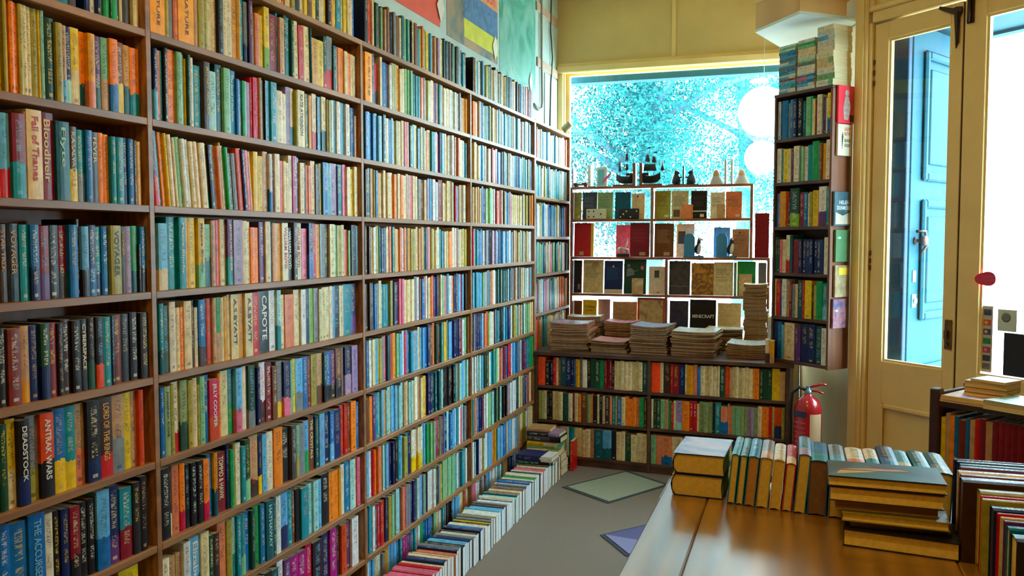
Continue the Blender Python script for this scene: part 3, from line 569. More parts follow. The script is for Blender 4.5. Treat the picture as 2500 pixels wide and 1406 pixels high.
# window wall: sill wall, head, posts
wy = 6.9
mb = MB().box((-.165, wy, 0), (1.76, wy+.16, .74)).box((-.165, wy, 2.93), (1.76, wy+.16, 3.55)).box((-.165, wy, .74), (-.105, wy+.16, 2.93)).box((1.62, wy, .74), (1.761, wy+.16, 2.93)).box((1.761, wy-.001, 0), (1.95, wy+.16, 3.55))
struct(mb, 'wall_window', CREAMW)
fr = MB().box((-.165, wy-.045, 2.905), (1.74, wy-.001, 2.965), ch=.008).box((-.165, wy-.025, 2.965), (1.74, wy-.001, 2.985))
fr.box((.765, wy-.012, 2.99), (.795, wy-.001, 3.55)).box((-.163, wy-.03, .8), (-.112, wy-.001, 2.905), ch=.006)
struct(fr, 'trim_1', CREAM)
wf = MB().box((-.104, wy+.05, .742), (-.075, wy+.1, 2.928)).box((1.59, wy+.05, .742), (1.618, wy+.1, 2.928)).box((-.074, wy+.05, 2.895), (1.589, wy+.1, 2.928)).box((-.074, wy+.05, .742), (1.589, wy+.1, .785))
w1 = struct(wf, 'window_1', CREAM)
GLB = simple('glazing_joint', (120, 190, 200), .4)
MB().box((-.074, wy+.071, .786), (1.589, wy+.077, 2.894)).build('window_pane', GLASS, w1)
MB().box((-.074, wy+.062, 2.418), (1.589, wy+.07, 2.424)).build('glazing_joint', GLB, w1)
BL = simple('blue_grey_paint', (30, 66, 78), .6, var=.06, scale=6, spec=.04)
BLIND = struct(MB().box((-.2, wy+.3, 2.88), (1.9, wy+.42, 3.2)), 'trim_2', BL)
# wall between the window bay and the door
def wall_seg(a, b, th, z0, z1, name, mt, side=1):
    a = Vector((*a, 0)); b = Vector((*b, 0)); d = (b-a).normalized(); n = Vector((-d.y, d.x, 0))*side
    p = [a, b, b+n*th, a+n*th]
    if side < 0: p = p[::-1]
    return struct(MB().prism([(q.x, q.y) for q in p], z0, z1), name, mt)
wall_seg((2.066, 5.592), (1.765, 6.9), .08, 0, 3.55, 'wall_return', simple('tan_wall_paint', (206, 168, 112), .75, var=.1, scale=3, bump=.08), side=-1)
# the canted shop front with its pair of glazed doors
MD = Matrix.Translation((2.062, 5.486, 0)) @ RZ(-PI/4)     # x along the wall, y outwards
def dbox(mb, u0, u1, v0, v1, z0, z1, ch=0, mi=0): mb.box((u0, v0, z0), (u1, v1, z1), mi, MD, ch); return mb
jm = MB(); dbox(jm, -.055, -.0005, .006, .07, 0, 3.549, .004); dbox(jm, 0, .052, -.012, .10, 0, 3.549, .006); dbox(jm, .052, .073, 0, .10, 0, 2.80, .004); dbox(jm, .012, .03, -.02, -.0125, 0, 3.549)
dbox(jm, .073, 1.26, 0, .1, 2.80, 2.86, .004); dbox(jm, .0525, 1.26, -.01, .1, 2.861, 2.895, .008); dbox(jm, .0525, 1.26, .02, .09, 2.896, 3.549); dbox(jm, .0525, .085, -.002, .0195, 2.896, 3.549)
dbox(jm, .12, 1.2, .012, .0195, 2.93, 2.95); dbox(jm, 1.221, 1.30, -.012, .1, 0, 3.549)
struct(jm, 'trim_3', CREAM)
struct(dbox(MB(), 1.302, 1.565, 0, .1, 0, 3.549), 'wall_front', CREAMW)
def leaf(n, u0, u1, g0, g1):
    mb = MB(); T0, T1 = .02, .062
    dbox(mb, u0, g0, T0, T1, .012, 2.79, .004); dbox(mb, g1, u1, T0, T1, .012, 2.79, .004)
    dbox(mb, g0, g1, T0, T1, 2.69, 2.79, .003); dbox(mb, g0, g1, T0, T1, .6, .85, .003); dbox(mb, g0, g1, T0, T1, .012, .18, .003); dbox(mb, g0, g1, T0+.016, T1-.004, .18, .6)
    d = struct(mb, 'door_%d' % n, CREAM)
    b = MB()
    for (a0, a1, c0, c1) in ((g0, g0+.012, .85, 2.69), (g1-.012, g1, .85, 2.69), (g0+.012, g1-.012, 2.678, 2.69), (g0+.012, g1-.012, .85, .862)): dbox(b, a0, a1, T0+.008, T1-.012, c0, c1)
    b.build('glazing_bead', CREAM, d)
    dbox(MB(), g0+.012, g1-.012, .04, .045, .862, 2.678).build('door_pane', GLASS, d)
    p = MB()
    for (a0, a1, c0, c1) in ((g0-.01, g0+.02, .17, .6), (g1-.02, g1+.01, .17, .6), (g0+.02, g1-.02, .578, .605), (g0+.02, g1-.02, .17, .195)): dbox(p, a0, a1, .008, .021, c0, c1, .006)
    p.build('panel_moulding', CREAM, d)
    return d
d1 = leaf(1, .078, .636, .176, .567); d2 = leaf(2, .643, 1.215, .768, 1.09)
# dark strip painted as shade between the leaves, chipped paint at the hinges, ironmongery
dbox(MB(), .6365, .6425, .021, .06, .02, 2.785).build('shadow_gap_strip', GAPSHADE, d1)
hg = MB()
for z in (2.56, 2.50, 2.44, 1.46, 1.415, 1.375): dbox(hg, .077, .086, .012, .0195, z, z+.028)
hg.build('hinge', simple('worn_brown_hinge', (110, 74, 36), .7, .2), d1)
IRON = simple('dark_brown_iron', (66, 44, 38), .5, .5, var=.25, scale=30); BRASS = simple('dull_brass', (112, 80, 44), .5, .6, var=.25, scale=40)
mb = MB(); dbox(mb, .578, .622, .012, .0195, .965, 1.125, .003); dbox(mb, .584, .604, -.004, .0115, 1.02, 1.07, .004); mb.lathe([(.006, 0), (.008, .004), (.002, .01)], 10, M=MD @ T(.6, .0112, .995) @ RX(PI/2))
mb.build('lock_plate', BRASS, d1)
br = MB()
br.prism([(0, 0), (.013, .03), (.016, .16), (.03, .185), (.03, .21), (0, .215), (-.02, .212), (-.10, .24), (-.105, .225), (-.03, .185), (-.014, .18)], 0, .008, M=MD @ T(.606, .0115, 2.55) @ RX(PI/2))
br.tube([MD @ Vector((.608, .004, 2.57)), MD @ Vector((.614, .002, 2.66)), MD @ Vector((.615, .002, 2.74))], .004)
br.build('iron_bracket', IRON, d1)
mb = MB(); dbox(mb, .66, .70, .01, .0195, 2.665, 2.789, .003); mb.tube([MD @ Vector((.68, 0, 2.67)), MD @ Vector((.68, 0, 2.79))], .009)
mb.build('door_bolt', IRON, d2)
# second leaf: payment-logo strip, round badge sticker, hanging tag and dark board
STK = simple('sticker_paper', (190, 180, 165), .5, var=.04)
st_ = empty('sticker_strip'); tag(st_, 'narrow strip of seven small card logos stuck on right door glass', 'sticker')
dbox(MB(), .775, .835, .0375, .0392, .87, 1.212).build('backing', STK, st_)
for i, (c_, z) in enumerate((((60, 80, 120), 1.178), ((200, 80, 40), 1.125), ((40, 70, 130), 1.078), ((30, 130, 70), 1.03), ((170, 50, 80), .985), ((60, 60, 80), .942), ((110, 100, 95), .90))):
    x = dbox(MB(), .785, .826, .0366, .0374, z-.014, z+.016); 
    x.build('logo', simple('logo_%s' % 'abcdefg'[i], c_, .5, var=.3, scale=60), st_)
    if i in (1, 2, 4): MB().lathe([(.009, 0), (.009, .0008)], 14, M=MD @ T(.8, .0365, z+.001) @ RX(PI/2)).build('logo_mark', simple('logo_yellow_%d' % i, (230, 170, 50) if i != 4 else (220, 150, 160), .5), st_)
bd = empty('badge_sticker'); tag(bd, 'pale square sticker with round grey badge on right door glass', 'sticker')
dbox(MB(), .86, .96, .0375, .039, 1.09, 1.20).build('backing', simple('pale_sticker', (205, 225, 225), .5, var=.03), bd)
MB().lathe([(.024, 0), (.024, .001), (.019, .001), (.019, .0013), (.014, .0013), (.014, .0008)], 24, M=MD @ T(.905, .0372, 1.16) @ RX(PI/2)).build('round_badge', simple('grey_badge', (120, 130, 135), .5), bd)
tg = empty('hanging_tag'); tag(tg, 'small red pick-shaped tag hanging by thread inside door glass', 'sign')
pts = []
for i in range(40):
    a = 2*PI*i/40; r = .044*(1+.34*max(0, math.cos(a-PI-.15))**3-.05*math.cos(3*a)); pts.append((r*math.cos(a)*1.12, r*math.sin(a)*.82))
MB().prism(pts, 0, .002, M=MD @ T(.815, .012, 1.352) @ RX(PI/2)).build('card', simple('tag_red', (200, 32, 72), .5, var=.08), tg)
MB().tube([MD @ Vector((.82, .012, 1.388)), MD @ Vector((.815, .014, 1.44)), MD @ Vector((.80, .034, 1.475))], .0012, 5).build('thread', IRON, tg)
text_mesh('Sorry here', tg, MD @ T(.823, .0098, 1.365) @ RX(PI/2), .017, inkmat('pk'), 'lettering')
text_mesh('for music', tg, MD @ T(.826, .0098, 1.347) @ RX(PI/2), .017, inkmat('pk'), 'lettering')
tag(MB().box((.90, .028, .868), (1.088, .035, 1.085), 0, MD, .012).build('notice_board', simple('black_board', (22, 22, 34), .6, var=.3)), 'plain black board standing inside foot of the right door glass', 'board')
# the blue outer door, folded back outside
MO = Matrix.Translation((2.345, 5.50, 0)) @ RZ(math.radians(60))
BLD = simple('dark_teal_door_paint', (25, 60, 72), .6, var=.06, scale=6, spec=.04)
bo = struct(MB().box((0, 0, .05), (.86, .045, 2.80), 0, MO, .004), 'door_3', BLD)
pm = MB(); 
def rpanel(z0, z1, u0, u1):
    for (a0, a1, c0, c1) in ((u0, u0+.045, z0, z1), (u1-.045, u1, z0, z1), (u0+.045, u1-.045, z1-.05, z1), (u0+.045, u1-.045, z0, z0+.05)): pm.box((a0, -.028, c0), (a1, -.0005, c1), 0, MO, .011)
    pm.box((u0+.09, -.014, z0+.1), (u1-.09, -.0005, z1-.1), 0, MO, .01)
rpanel(1.90, 2.66, .13, .73); rpanel(1.07, 1.79, .13, .73); rpanel(.2, .80, .13, .73)
pm.build('raised_panel', BLD, bo)
STEEL = simple('tarnished_steel', (120, 150, 160), .35, .8, var=.2, scale=30)
kn = MB().lathe([(.02, 0), (.024, .006), (.012, .012), (.010, .03), (.026, .045), (.03, .06), (.022, .072), (.004, .076)], 20, M=MO @ T(.07, 0, 1.545) @ RX(PI/2)); kn.tube([MO @ Vector((.05, -.02, 1.60)), MO @ Vector((.10, -.05, 1.60)), MO @ Vector((.125, -.05, 1.52)), MO @ Vector((.09, -.03, 1.47))], .009)
kn.build('door_knob', IRON, bo)
MB().box((.045, -.006, 1.15), (.10, 0, 1.23), 0, MO, .002).lathe([(.018, 0), (.018, .012), (.01, .012)], 16, M=MO @ T(.072, -.0055, 1.19) @ RX(PI/2)).box((.05, -.006, 1.30), (.09, 0, 1.37), 0, MO, .002).build('lock_escutcheon', STEEL, bo)
struct(MB().box((-.13, -.03, .05), (-.085, .09, 2.8), 0, MO, .004).box((-.08, .0, .05), (-.045, .09, 2.8), 0, MO, .004), 'trim_4', simple('lavender_grey_frame', (38, 52, 70), .6, var=.05, spec=.04))
struct(MB().box((-.1, 1.0, 2.82), (2.2, 1.08, 3.0), 0, MD), 'trim_9', BL)
struct(MB().box((-.12, .11, 2.84), (2.2, .999, 2.95), 0, MD).box((-.12, .11, 0), (-.02, 1.08, 2.82), 0, MD), 'trim_5', BL)  # lobby ceiling and side wall, extended out of view to shade the outer door
struct(MB().box((-30, 7.3, -.2), (40, 60, -.08)).box((3.31, -3, -.2), (40, 7.3, -.08)), 'ground', simple('pale_paving', (190, 196, 190), .8, var=.08, scale=2))
# ---------------------------------------------------------------- left wall: bookcase bays
def bay_case(n, y0, y1, label, zt, zs, x0=-.16, first=False, last=False, sunk=False):
    e = empty('bookcase', (0, y0, 0)); tag(e, label, 'bookcase', 'bookcase bays along the left wall')
    z1 = zt
    L_ = T(0, -y0, 0)
    MB().box((x0, y1-.0202, .001), (0, y1-.0002, z1), 0, L_, .0015).build('side_panel', SHELF, e)
    if first: MB().box((x0, y0, .001), (0, y0+.02, z1), 0, L_, .0015).build('side_panel', SHELF, e)
    for z in zs:
        MB().box((x0+.006, y0+(.0205 if first else .0002), z-.02), (-.0005, y1-.0206, z), 0, L_, .0012).build('shelf', SHELF, e)
    MB().box((x0, y0+.0002, z1+.0002), (0, y1-.0002, z1+.0205), 0, L_, .0012).build('top_board', SHELF, e)
    MB().box((x0, y0+.001, .001), (x0+.005, y1-.021, z1), 0, L_).build('back_panel', SHELFM, e)
    MB().box((x0+.006, y0+.001, .0005), (-.004, y1-.021, .012), 0, L_).build('bottom_board', SHELF, e)
    return e
NM = ['pine bookcase bay at left edge, packed with science fiction paperbacks', 'pine bookcase bay second from left, with orange divider cards up top', 'pine bookcase bay third from left, below the pinned posters', 'pine bookcase bay fourth from left, bathed in blue window light']
for i in range(4): bay_case(i, YB[i], YB[i+1], NM[i], 2.376-.0205, [z for z in ZK[1:10]], first=(i == 0))
e = empty('bookcase', (0, 5.73, 0)); tag(e, 'short pine bookcase bay standing on the counter next to the window', 'bookcase', 'bookcase bays along the left wall'); L_ = T(0, -5.73, 0)
for (a, b) in ((5.7262, 5.742), (6.665, 6.685)): MB().box((-.16, a, .779), (0, b, 2.36), 0, L_, .0015).build('side_panel', SHELF, e)
for z in Z5[:-1]: MB().box((-.155, 5.7425, z-.02), (-.0005, 6.6645, z), 0, L_, .0012).build('shelf', SHELF, e)
MB().box((-.16, 5.7262, 2.3602), (0, 6.685, 2.381), 0, L_, .0012).build('top_board', SHELF, e); MB().box((-.16, 5.7425, .779), (-.156, 6.6645, 2.36), 0, L_).build('back_panel', SHELFM, e)
# books lying across the top row are part of the rows above; posters on the wall behind
def picture(name, c1, c2, c3, scale=6, seed=0):
    mt, nt, b = newmat(name); tc = nt.nodes.new('ShaderNodeTexCoord'); n = nt.nodes.new('ShaderNodeTexNoise'); n.inputs['Scale'].default_value = scale; n.inputs['Detail'].default_value = 5; n.inputs['Distortion'].default_value = 1.2
    mp = nt.nodes.new('ShaderNodeMapping'); mp.inputs['Location'].default_value = (seed, seed*2, seed*3); nt.links.new(tc.outputs['Object'], mp.inputs['Vector']); nt.links.new(mp.outputs['Vector'], n.inputs['Vector'])
    r = nt.nodes.new('ShaderNodeValToRGB'); r.color_ramp.elements[0].position = .35; r.color_ramp.elements[0].color = rgba(c1); r.color_ramp.elements[1].position = .68; r.color_ramp.elements[1].color = rgba(c3); q = r.color_ramp.elements.new(.5); q.color = rgba(c2)
    nt.links.new(n.outputs['Fac'], r.inputs['Fac']); nt.links.new(r.outputs['Color'], b.inputs['Base Color']); b.inputs['Roughness'].default_value = .4; return mt
XW = -.164
def poster(name, y0, y1, z0, z1, mt, label, cat='poster', x=XW, th=.0015):
    e = empty(name, (x, y0, z0)); tag(e, label, cat); MB().box((0, 0, 0), (th, y1-y0, z1-z0)).build('sheet', mt, e); return e
p1 = poster('wall_poster', 3.75, 4.44, 2.72, 3.3, simple('poster_red', (205, 62, 45), .4, var=.08), 'plain bright red poster pinned high above the third bay')
p2 = poster('wall_poster', 4.54, 5.40, 2.70, 3.42, picture('poster_brown', (70, 90, 100), (120, 120, 110), (170, 130, 100), 5, 3), 'poster with orange lettered band, blue panel and yellow foot on wall')
MB().box((.0016, .26, .05), (.0024, .86, .16)).build('yellow_band', simple('poster_yellow', (205, 200, 60), .4), p2)
MB().box((.0016, .26, .1605), (.0024, .86, .33)).build('blue_panel', picture('poster_blue', (50, 90, 130), (60, 110, 160), (90, 130, 160), 14, 5), p2)
MB().box((.0016, .26, .3305), (.0024, .86, .70)).build('orange_panel', simple('poster_orange', (205, 130, 85), .4, var=.1), p2)
text_mesh('Ian Burdon', p2, T(.0025, .56, .385) @ frame((0,0,0), (0, 1, 0), (0, 0, 1)), .09, inkmat('rd'), 'lettering', fit=(.5, .07), bold=True)
poster('wall_poster', 5.44, 6.26, 2.60, 3.45, picture('poster_aqua', (40, 120, 100), (90, 165, 150), (140, 180, 170), 4, 8), 'large blue-green painted poster on wall nearest the window')
for y, z, h, s, la in ((4.44, 2.83, .15, .055, 'white diamond paper tag hung against the red poster'), (5.34, 2.80, .16, .05, 'white diamond paper tag hung against yellow poster foot'), (6.13, 2.71, .17, .04, 'white diamond paper tag hung against blue-green poster')):
    o = MB().prism([(-s, 0), (0, -h*.55), (s, 0), (0, h*.45)], 0, .002, M=T(XW+.006, y, z) @ frame((0,0,0), (0, 1, 0), (0, 0, 1))).build('paper_tag', simple('white_card', (235, 235, 225), .7, var=.03)); tag(o, la, 'tag', 'diamond paper tags on the left wall')
PIPE = simple('painted_pipe', (150, 140, 128), .5, var=.15)
tag(MB().tube([(-.15, 6.37, 3.54), (-.15, 6.38, 2.95), (-.15, 6.40, 2.62), (-.15, 6.385, 2.56), (-.15, 6.30, 2.535), (-.15, 6.18, 2.56)], .009, 10).build('conduit_pipe', PIPE), 'thin pale pipe with hooked lower end on left wall', 'pipe')
tag(MB().tube([(-.15, 6.66, 3.54), (-.152, 6.64, 3.2), (-.15, 6.69, 3.0), (-.152, 6.65, 2.8), (-.15, 6.62, 2.4)], .006, 8).build('hanging_cable', simple('dark_cable', (60, 66, 62), .6)), 'dark wavy cable running down left wall beside the window', 'cable')
for z0, z1, y0 in ((2.86, 2.93, 6.29), (3.27, 3.34, 6.27)): struct(MB().box((-.1648, y0, z0), (-.152, 6.86, z1), ch=.003), 'trim_%d' % (6 if z0 < 3 else 7), simple('pinkish_batten', (170, 140, 122), .6))
struct(MB().box((-.1648, 6.5, 2.4), (-.156, 6.85, 2.85), ch=.003), 'trim_8', LW)
sp = empty('spotlight', (-.03, 6.60, 2.381)); tag(sp, 'small beige clip lamp sitting on top of the far bay', 'lamp')
BG = simple('beige_plastic', (165, 150, 115), .5)
MB().lathe([(.03, 0), (.03, .012), (.012, .016)], 18).build('base', BG, sp); MB().lathe([(.018, 0), (.028, .01), (.03, .075), (.026, .08)], 18, M=T(.0, -.0, .035) @ RY(.9) @ T(0, 0, -.01)).build('head', BG, sp)
# ---------------------------------------------------------------- low unit and counter under the window
e = empty('low_bookcase', M=MBASE); tag(e, 'dark brown two-bay low bookcase with deep counter top under window', 'bookcase')
for x0, x1 in ((.0, .022), (.801, .821), (1.677, 1.70)): MB().box((x0, .0, .001), (x1, .30, .755), 0, None, .0015).build('side_panel', SHELFD, e)
for z in ZBASE:
    MB().box((.0225, .002, z-.02), (.8005, .29, z), 0, None, .0015).build('shelf', SHELFD, e); MB().box((.8215, .002, z-.02), (1.6765, .29, z), 0, None, .0015).build('shelf', SHELFD, e)
MB().box((.0225, .01, .001), (.8005, .022, .044)).box((.8215, .01, .001), (1.6765, .022, .044)).build('plinth', SHELFD, e)
MB().box((.0225, .291, .001), (.8005, .299, .755)).box((.8215, .291, .001), (1.6765, .299, .755)).build('back_panel', SHELFD, e)
inv = MBASE.inverted()
ct = [(.0, 5.693), (1.70, 5.568), (1.73, 5.568), (1.73, 6.85), (-.16, 6.85), (-.16, 5.728), (0, 5.728)]
ct = [tuple((inv @ Vector((x, y, 0)))[:2]) for x, y in [(.001, 5.690), (1.72, 5.565), (1.735, 6.85), (-.16, 6.85), (-.16, 5.728), (.001, 5.728)]]
MB().prism(ct, .7552, .778).build('counter_top', SHELFD, e)
MB().box((.16, -.008, .757), (.30, .0, .772)).build('price_label', simple('label_white', (205, 205, 195), .6), e)
for (a, b, c_) in ((.3, .6, 0),): pass
# ---------------------------------------------------------------- tall narrow case by the door
e = empty('tall_bookcase', M=MCASE); tag(e, 'tall narrow dark bookcase hung between window and cream door', 'bookcase')
MB().box((.0, 0, .78), (.016, .18, 2.437), 0, None, .0015).build('side_panel', SHELFD, e); MB().box((CW-.016, 0, .775), (CW, .18, 2.437), 0, None, .0015).build('side_panel', SHELFM, e)
for z in ZCASE: MB().box((.0165, .001, z-.02), (CW-.0165, .17, z), 0, None, .0012).build('shelf', SHELFD, e)
MB().box((0, -.004, 2.4375), (CW, .18, 2.457), 0, None, .0015).build('top_board', SHELFD, e); MB().box((.0165, .1705, .78), (CW-.0165, .178, 2.437)).build('back_panel', SHELFD, e)
# wrapped books hung on its end panel
MS = MCASE @ T(CW, 0, 0) @ RZ(PI/2)           # x runs along the end panel (front to back), -y out of it
def hung(z0, z1, x0, x1, mt, label, extra=None):
    M = MS @ T(x0, -.0015, z0)
    e = empty('hanging_book', M=M); tag(e, label, 'book', 'plastic-wrapped books hung on the tall case')
    MB().box((0, -.016, 0), (x1-x0, 0, z1-z0), 0, None, .002).build('cover', mt, e)
    if extra: extra(e, x1-x0, z1-z0)
    return e
def fr_text(s, e, x, z, w, h, c): text_mesh(s, e, T(x, -.0163, z) @ RX(PI/2), .02, inkmat(c), 'cover_lettering', fit=(w, h), bold=True)
def girl(e, w, h):
    b = MB(); b.ball((w*.52, -.017, h*.80), .016, sc3=(1, .12, 1.25)); b.prism([(w*.35, 0), (w*.62, 0), (w*.78, h*.34), (w*.62, h*.62), (w*.42, h*.62), (w*.3, h*.3)], 0, .0012, M=T(0, -.0161, .02) @ RX(PI/2)); b.build('printed_figure', simple('figure_print', (175, 150, 140), .5, var=.3, scale=60), e)
    MB().box((w*.72, -.0175, .01), (w-.004, -.0161, .05)).build('printed_patch', inkmat('db'), e)
hung(2.235, 2.455, .028, .165, simple('pink_red_jacket', (225, 50, 70), .25, var=.1, coat=.6), 'glossy pink-red book with a pale figure, topmost on case end', girl)
def savage(e, w, h):
    MB().prism([(w*.30, h*.2), (w*.38, h*.6), (w*.33, h*.75), (w*.27, h*.6)], 0, .001, M=T(0, -.0161, 0) @ RX(PI/2)).build('printed_feather', inkmat('dk'), e)
    for q, (s, c) in enumerate((('SADIE', 'ro'), ('NUTTER', 'ro'), ('SAVAGE', 'db'), ('HOLIDAY', 'db'))): fr_text(s, e, w*.69, h*(.84-q*.15-(.06 if q > 1 else 0)), w*.44, .02, c)
hung(2.045, 2.23, .03, .148, simple('cream_jacket', (228, 216, 190), .4, var=.05), 'cream book with dark feather, second down on case end', savage)
def helen(e, w, h):
    fr_text('HELEN', e, w*.58, h*.68, w*.58, .022, 'wh'); fr_text('DUNMORE', e, w*.55, h*.52, w*.8, .024, 'wh')
    MB().prism([(.01, 0), (w-.01, 0), (w-.01, .07), (w*.5, .05), (.01, .07)], 0, .001, M=T(0, -.0161, .01) @ RX(PI/2)).build('printed_snow', simple('snow_print', (190, 175, 155), .5, var=.2), e)
hung(1.633, 1.835, .012, .155, simple('slate_jacket', (60, 92, 104), .3, var=.35, scale=20, coat=.5), 'slate blue book with white author name on case end', helen)
def sticker(z):
    def f(e, w, h): MB().lathe([(.010, 0), (.010, .001)], 14, M=T(.03, -.0161, h*z) @ RX(PI/2) @ Matrix.Diagonal((1.5, .7, 1, 1))).build('price_sticker', inkmat('pb'), e)
    return f
hung(1.42, 1.61, .03, .152, simple('green_jacket', (78, 122, 82), .35, var=.1, coat=.5), 'green book with pale price sticker hung on case end', sticker(.75))
def yel(e, w, h): MB().box((.03, -.0173, h*.7), (w-.004, -.0161, h*.92)).build('yellow_title_panel', inkmat('ye'), e)
hung(1.21, 1.4, .03, .148, simple('beige_picture_jacket', (160, 140, 105), .35, var=.35, scale=25, coat=.5), 'beige picture book with yellow title panel on case end', yel)
hung(1.025, 1.2, .018, .14, picture('pink_blue_jacket', (70, 80, 120), (150, 90, 100), (160, 120, 130), 18, 2), 'blue and pink book hung lowest on the case end', sticker(.6))
# piles of large paperbacks on its top
def lying(M0, w, h, t, dz, ang, c1, c2, label, group, name='stacked_book', pages=None, hard=False, dx=0, dy=0, spine='-y'):
    # lies flat: spine faces local -y of M0
    M = M0 @ T(dx, dy, dz) @ RZ(ang) @ frame((0, 0, 0), (0, -1, 0), (0, 0, 1))
    # x->-y, y->+z, z-> x cross y = (-1,0,0): length runs to -x
    return make_book(M @ T(0, 0, -h), w, t, h, style(c1, c2, band=random.choice([.2, .4, .6])), label, group, hard=hard, name=name, pages=pages)
def pile(M0, spec, w, h, group, lab, z=0, gapz=.0004, jitx=.006, jita=.03, name='stacked_book', hard=False, pages=None):
    n = len(spec)
    for i, (c_, t) in enumerate(spec):
        c1, _, c2 = c_.partition('/')
        pos = 'bottom' if i == 0 else 'top' if i == n-1 else nth(i+1)+' from bottom'
        cw = SAY[c1]+(('-and-'+SAY[c2].replace(' ', '-')) if c2 else '')
        lying(M0, w*random.uniform(.96, 1), h*random.uniform(.96, 1), t, z, random.uniform(-jita, jita), c1, c2 or None, f"{cw} {lab[0]}, {pos} {lab[1]}", group, name, dx=random.uniform(-jitx, jitx), dy=random.uniform(0, jitx), hard=hard, pages=pages)
        z += t+gapz
    return z
MT = MCASE @ T(0, .002, 2.4575)
pile(MT @ T(.028, 0, 0), [(q, random.uniform(.011, .017)) for q in 'lb/wh wh lb/te te lb mr lb/wh wh te/lb bl gy lb wh/lb gy te lb bl te wh ga wh'.split()], .15, .135, 'piled paperbacks on top of the tall case', ('paperback lying', 'in left pile above tall case'), jitx=.004)
pile(MT @ T(.176, 0, 0), [(q, random.uniform(.013, .022)) for q in 'wh lb/wh bl pk/lb bl wh iv wh gy ga wh iv cr iv ga gr wh'.split()], .15, .135, 'piled paperbacks on top of the tall case', ('paperback lying', 'in middle pile above tall case'), jitx=.004)
pile(MT @ T(.322, 0, 0), [(q, random.uniform(.025, .036)) for q in 'wh/ga ga wh cr cr/ga iv iv wh lb/wh wh iv'.split()], .16, .125, 'piled paperbacks on top of the tall case', ('thick paperback lying', 'in right pile above tall case'), jitx=.004)
# boxed-in corner under the ceiling
e = empty('pine_soffit_box'); tag(e, 'pine boarded box with white underside above the piled paperbacks', 'soffit')
pl = [(1.451, 5.72), (1.715, 5.33), (1.995, 5.628), (2.06, 5.60), (1.76, 6.4), (1.50, 6.2)]
pl = [(1.452, 5.69), (1.715, 5.306), (1.98, 5.52), (2.04, 5.62), (1.90, 6.2), (1.60, 6.2)]
MB().prism([(x, y) for x, y in pl], 2.852, 2.87).build('underside_board', simple('white_underside', (215, 222, 215), .6, var=.03), e)
PINE = wood('orange_pine_board', (186, 134, 72), (208, 158, 92), .55, (.3, .3, .15), 5)
def plank(a, b, z0, z1, th=.02):
    a = Vector((*a, 0)); b = Vector((*b, 0)); d = (b-a); M = frame(a, d, Vector((-d.y, d.x, 0))); return MB().box((0, 0, z0), (d.length, th, z1), 0, M, .002)
plank(pl[0], pl[1], 2.8705, 3.02).build('front_board', PINE, e); plank(pl[1], pl[2], 2.8705, 3.02).build('front_board', PINE, e)
MB().prism([(x, y) for x, y in pl], 3.0205, 3.038).build('top_board', PINE, e)
# ---------------------------------------------------------------- display shelves in front of the window
DY = 6.60
e = empty('display_shelf', (.02, DY, .7785)); tag(e, 'open reddish wooden display shelves standing on counter before the window', 'shelf')
L_ = T(-.02, -DY, -.7785); zb = [1.966, 1.712, 1.418, 1.13]
for x0, x1, z in ((.022, 1.41, zb[0]), (.041, .655, zb[1]), (.676, 1.39, zb[1]), (.022, 1.535, zb[2]), (.041, .768, zb[3]), (.79, 1.40, zb[3])):
    MB().box((x0, DY, z-.018), (x1, DY+.15, z), 0, L_, .0012).build('shelf', DISPW, e)
for x0, x1, z0, z1 in ((.022, .04, 1.4185, 1.9475), (.656, .675, 1.4185, 1.9475), (1.391, 1.41, 1.4185, 1.9475), (.022, .04, .779, 1.3995), (.769, .789, .779, 1.3995), (1.517, 1.535, .779, 1.3995)):
    MB().box((x0, DY, z0), (x1, DY+.15, z1), 0, L_, .0012).build('upright', DISPW, e)
PRT = {}
def jacket(c1, c2=None, var=.08, pic=False):
    k = (c1, c2, pic)
    if k not in PRT: PRT[k] = picture('jacket_'+SAY[c1].replace(' ', '_'), PAL[c1], PAL[c2 or c1], PAL[c1], 14, len(PRT)) if pic else simple('jacket_'+SAY[c1].replace(' ', '_'), PAL[c1], .45, var=var, scale=20)
    return PRT[k]
def facing(x0, x1, z0, h, c1, label, t=.018, lines='dy', extra=None, pic=None, y=None, tilt=4, group='books facing out on the display shelves', bar=False):
    """book standing with its back cover to the room, leaning slightly"""
    y = DY+.035 if y is None else y
    M = T(x0, y, z0+.0005+t*math.sin(math.radians(tilt))) @ RX(-math.radians(tilt))
    e = empty('display_book', M=M); tag(e, label, 'book', group); wd = x1-x0-.003
    # book: spine at left (-x), pages to +x; thickness along +y
    Mb = frame((0, 0, 0), (-1, 0, 0), (0, 1, 0)); # x->-x,y->+y,z-> (-1,0,0)x(0,1,0)=(0,0,-1)
    Mb = T(0, 0, h) @ Mb
    st = style(c1, None, split=-1, band=.97); B = Books(); cover_geo(B, Mb, wd, t, h, st, .0012, .001); B.build('cover', [jacket(c1, pic, pic=bool(pic)) if pic else MBOOK], e)
    P = Books(); pages_geo(P, Mb, wd, t, h, st, .0012, False); P.build('page_block', [MPAGE], e)
    if lines:
        b = MB(); zz = h*.80
        while zz > h*.42:
            q = random.uniform(.5, .78); b.box((wd*.12, -.0008, zz), (wd*(.12+q), -.0002, zz+.0018)); zz -= .0075 if random.random() < .85 else .016
        b.build('printed_blurb', inkmat(lines), e)
    if bar: MB().box((wd*.62, -.0009, h*.05), (wd*.88, -.0002, h*.14)).build('barcode_patch', inkmat('iv'), e)
    if extra: extra(e, wd, h)
    return e
za = zb[1]; H = 1.925-za
facing(.042, .104, za, H, 'ol', 'olive tan book back beside left end of upper display shelf', bar=True)
facing(.107, .229, za, H, 'dy', 'dark grey-purple book back behind the white domino', lines='gy', y=DY+.05)
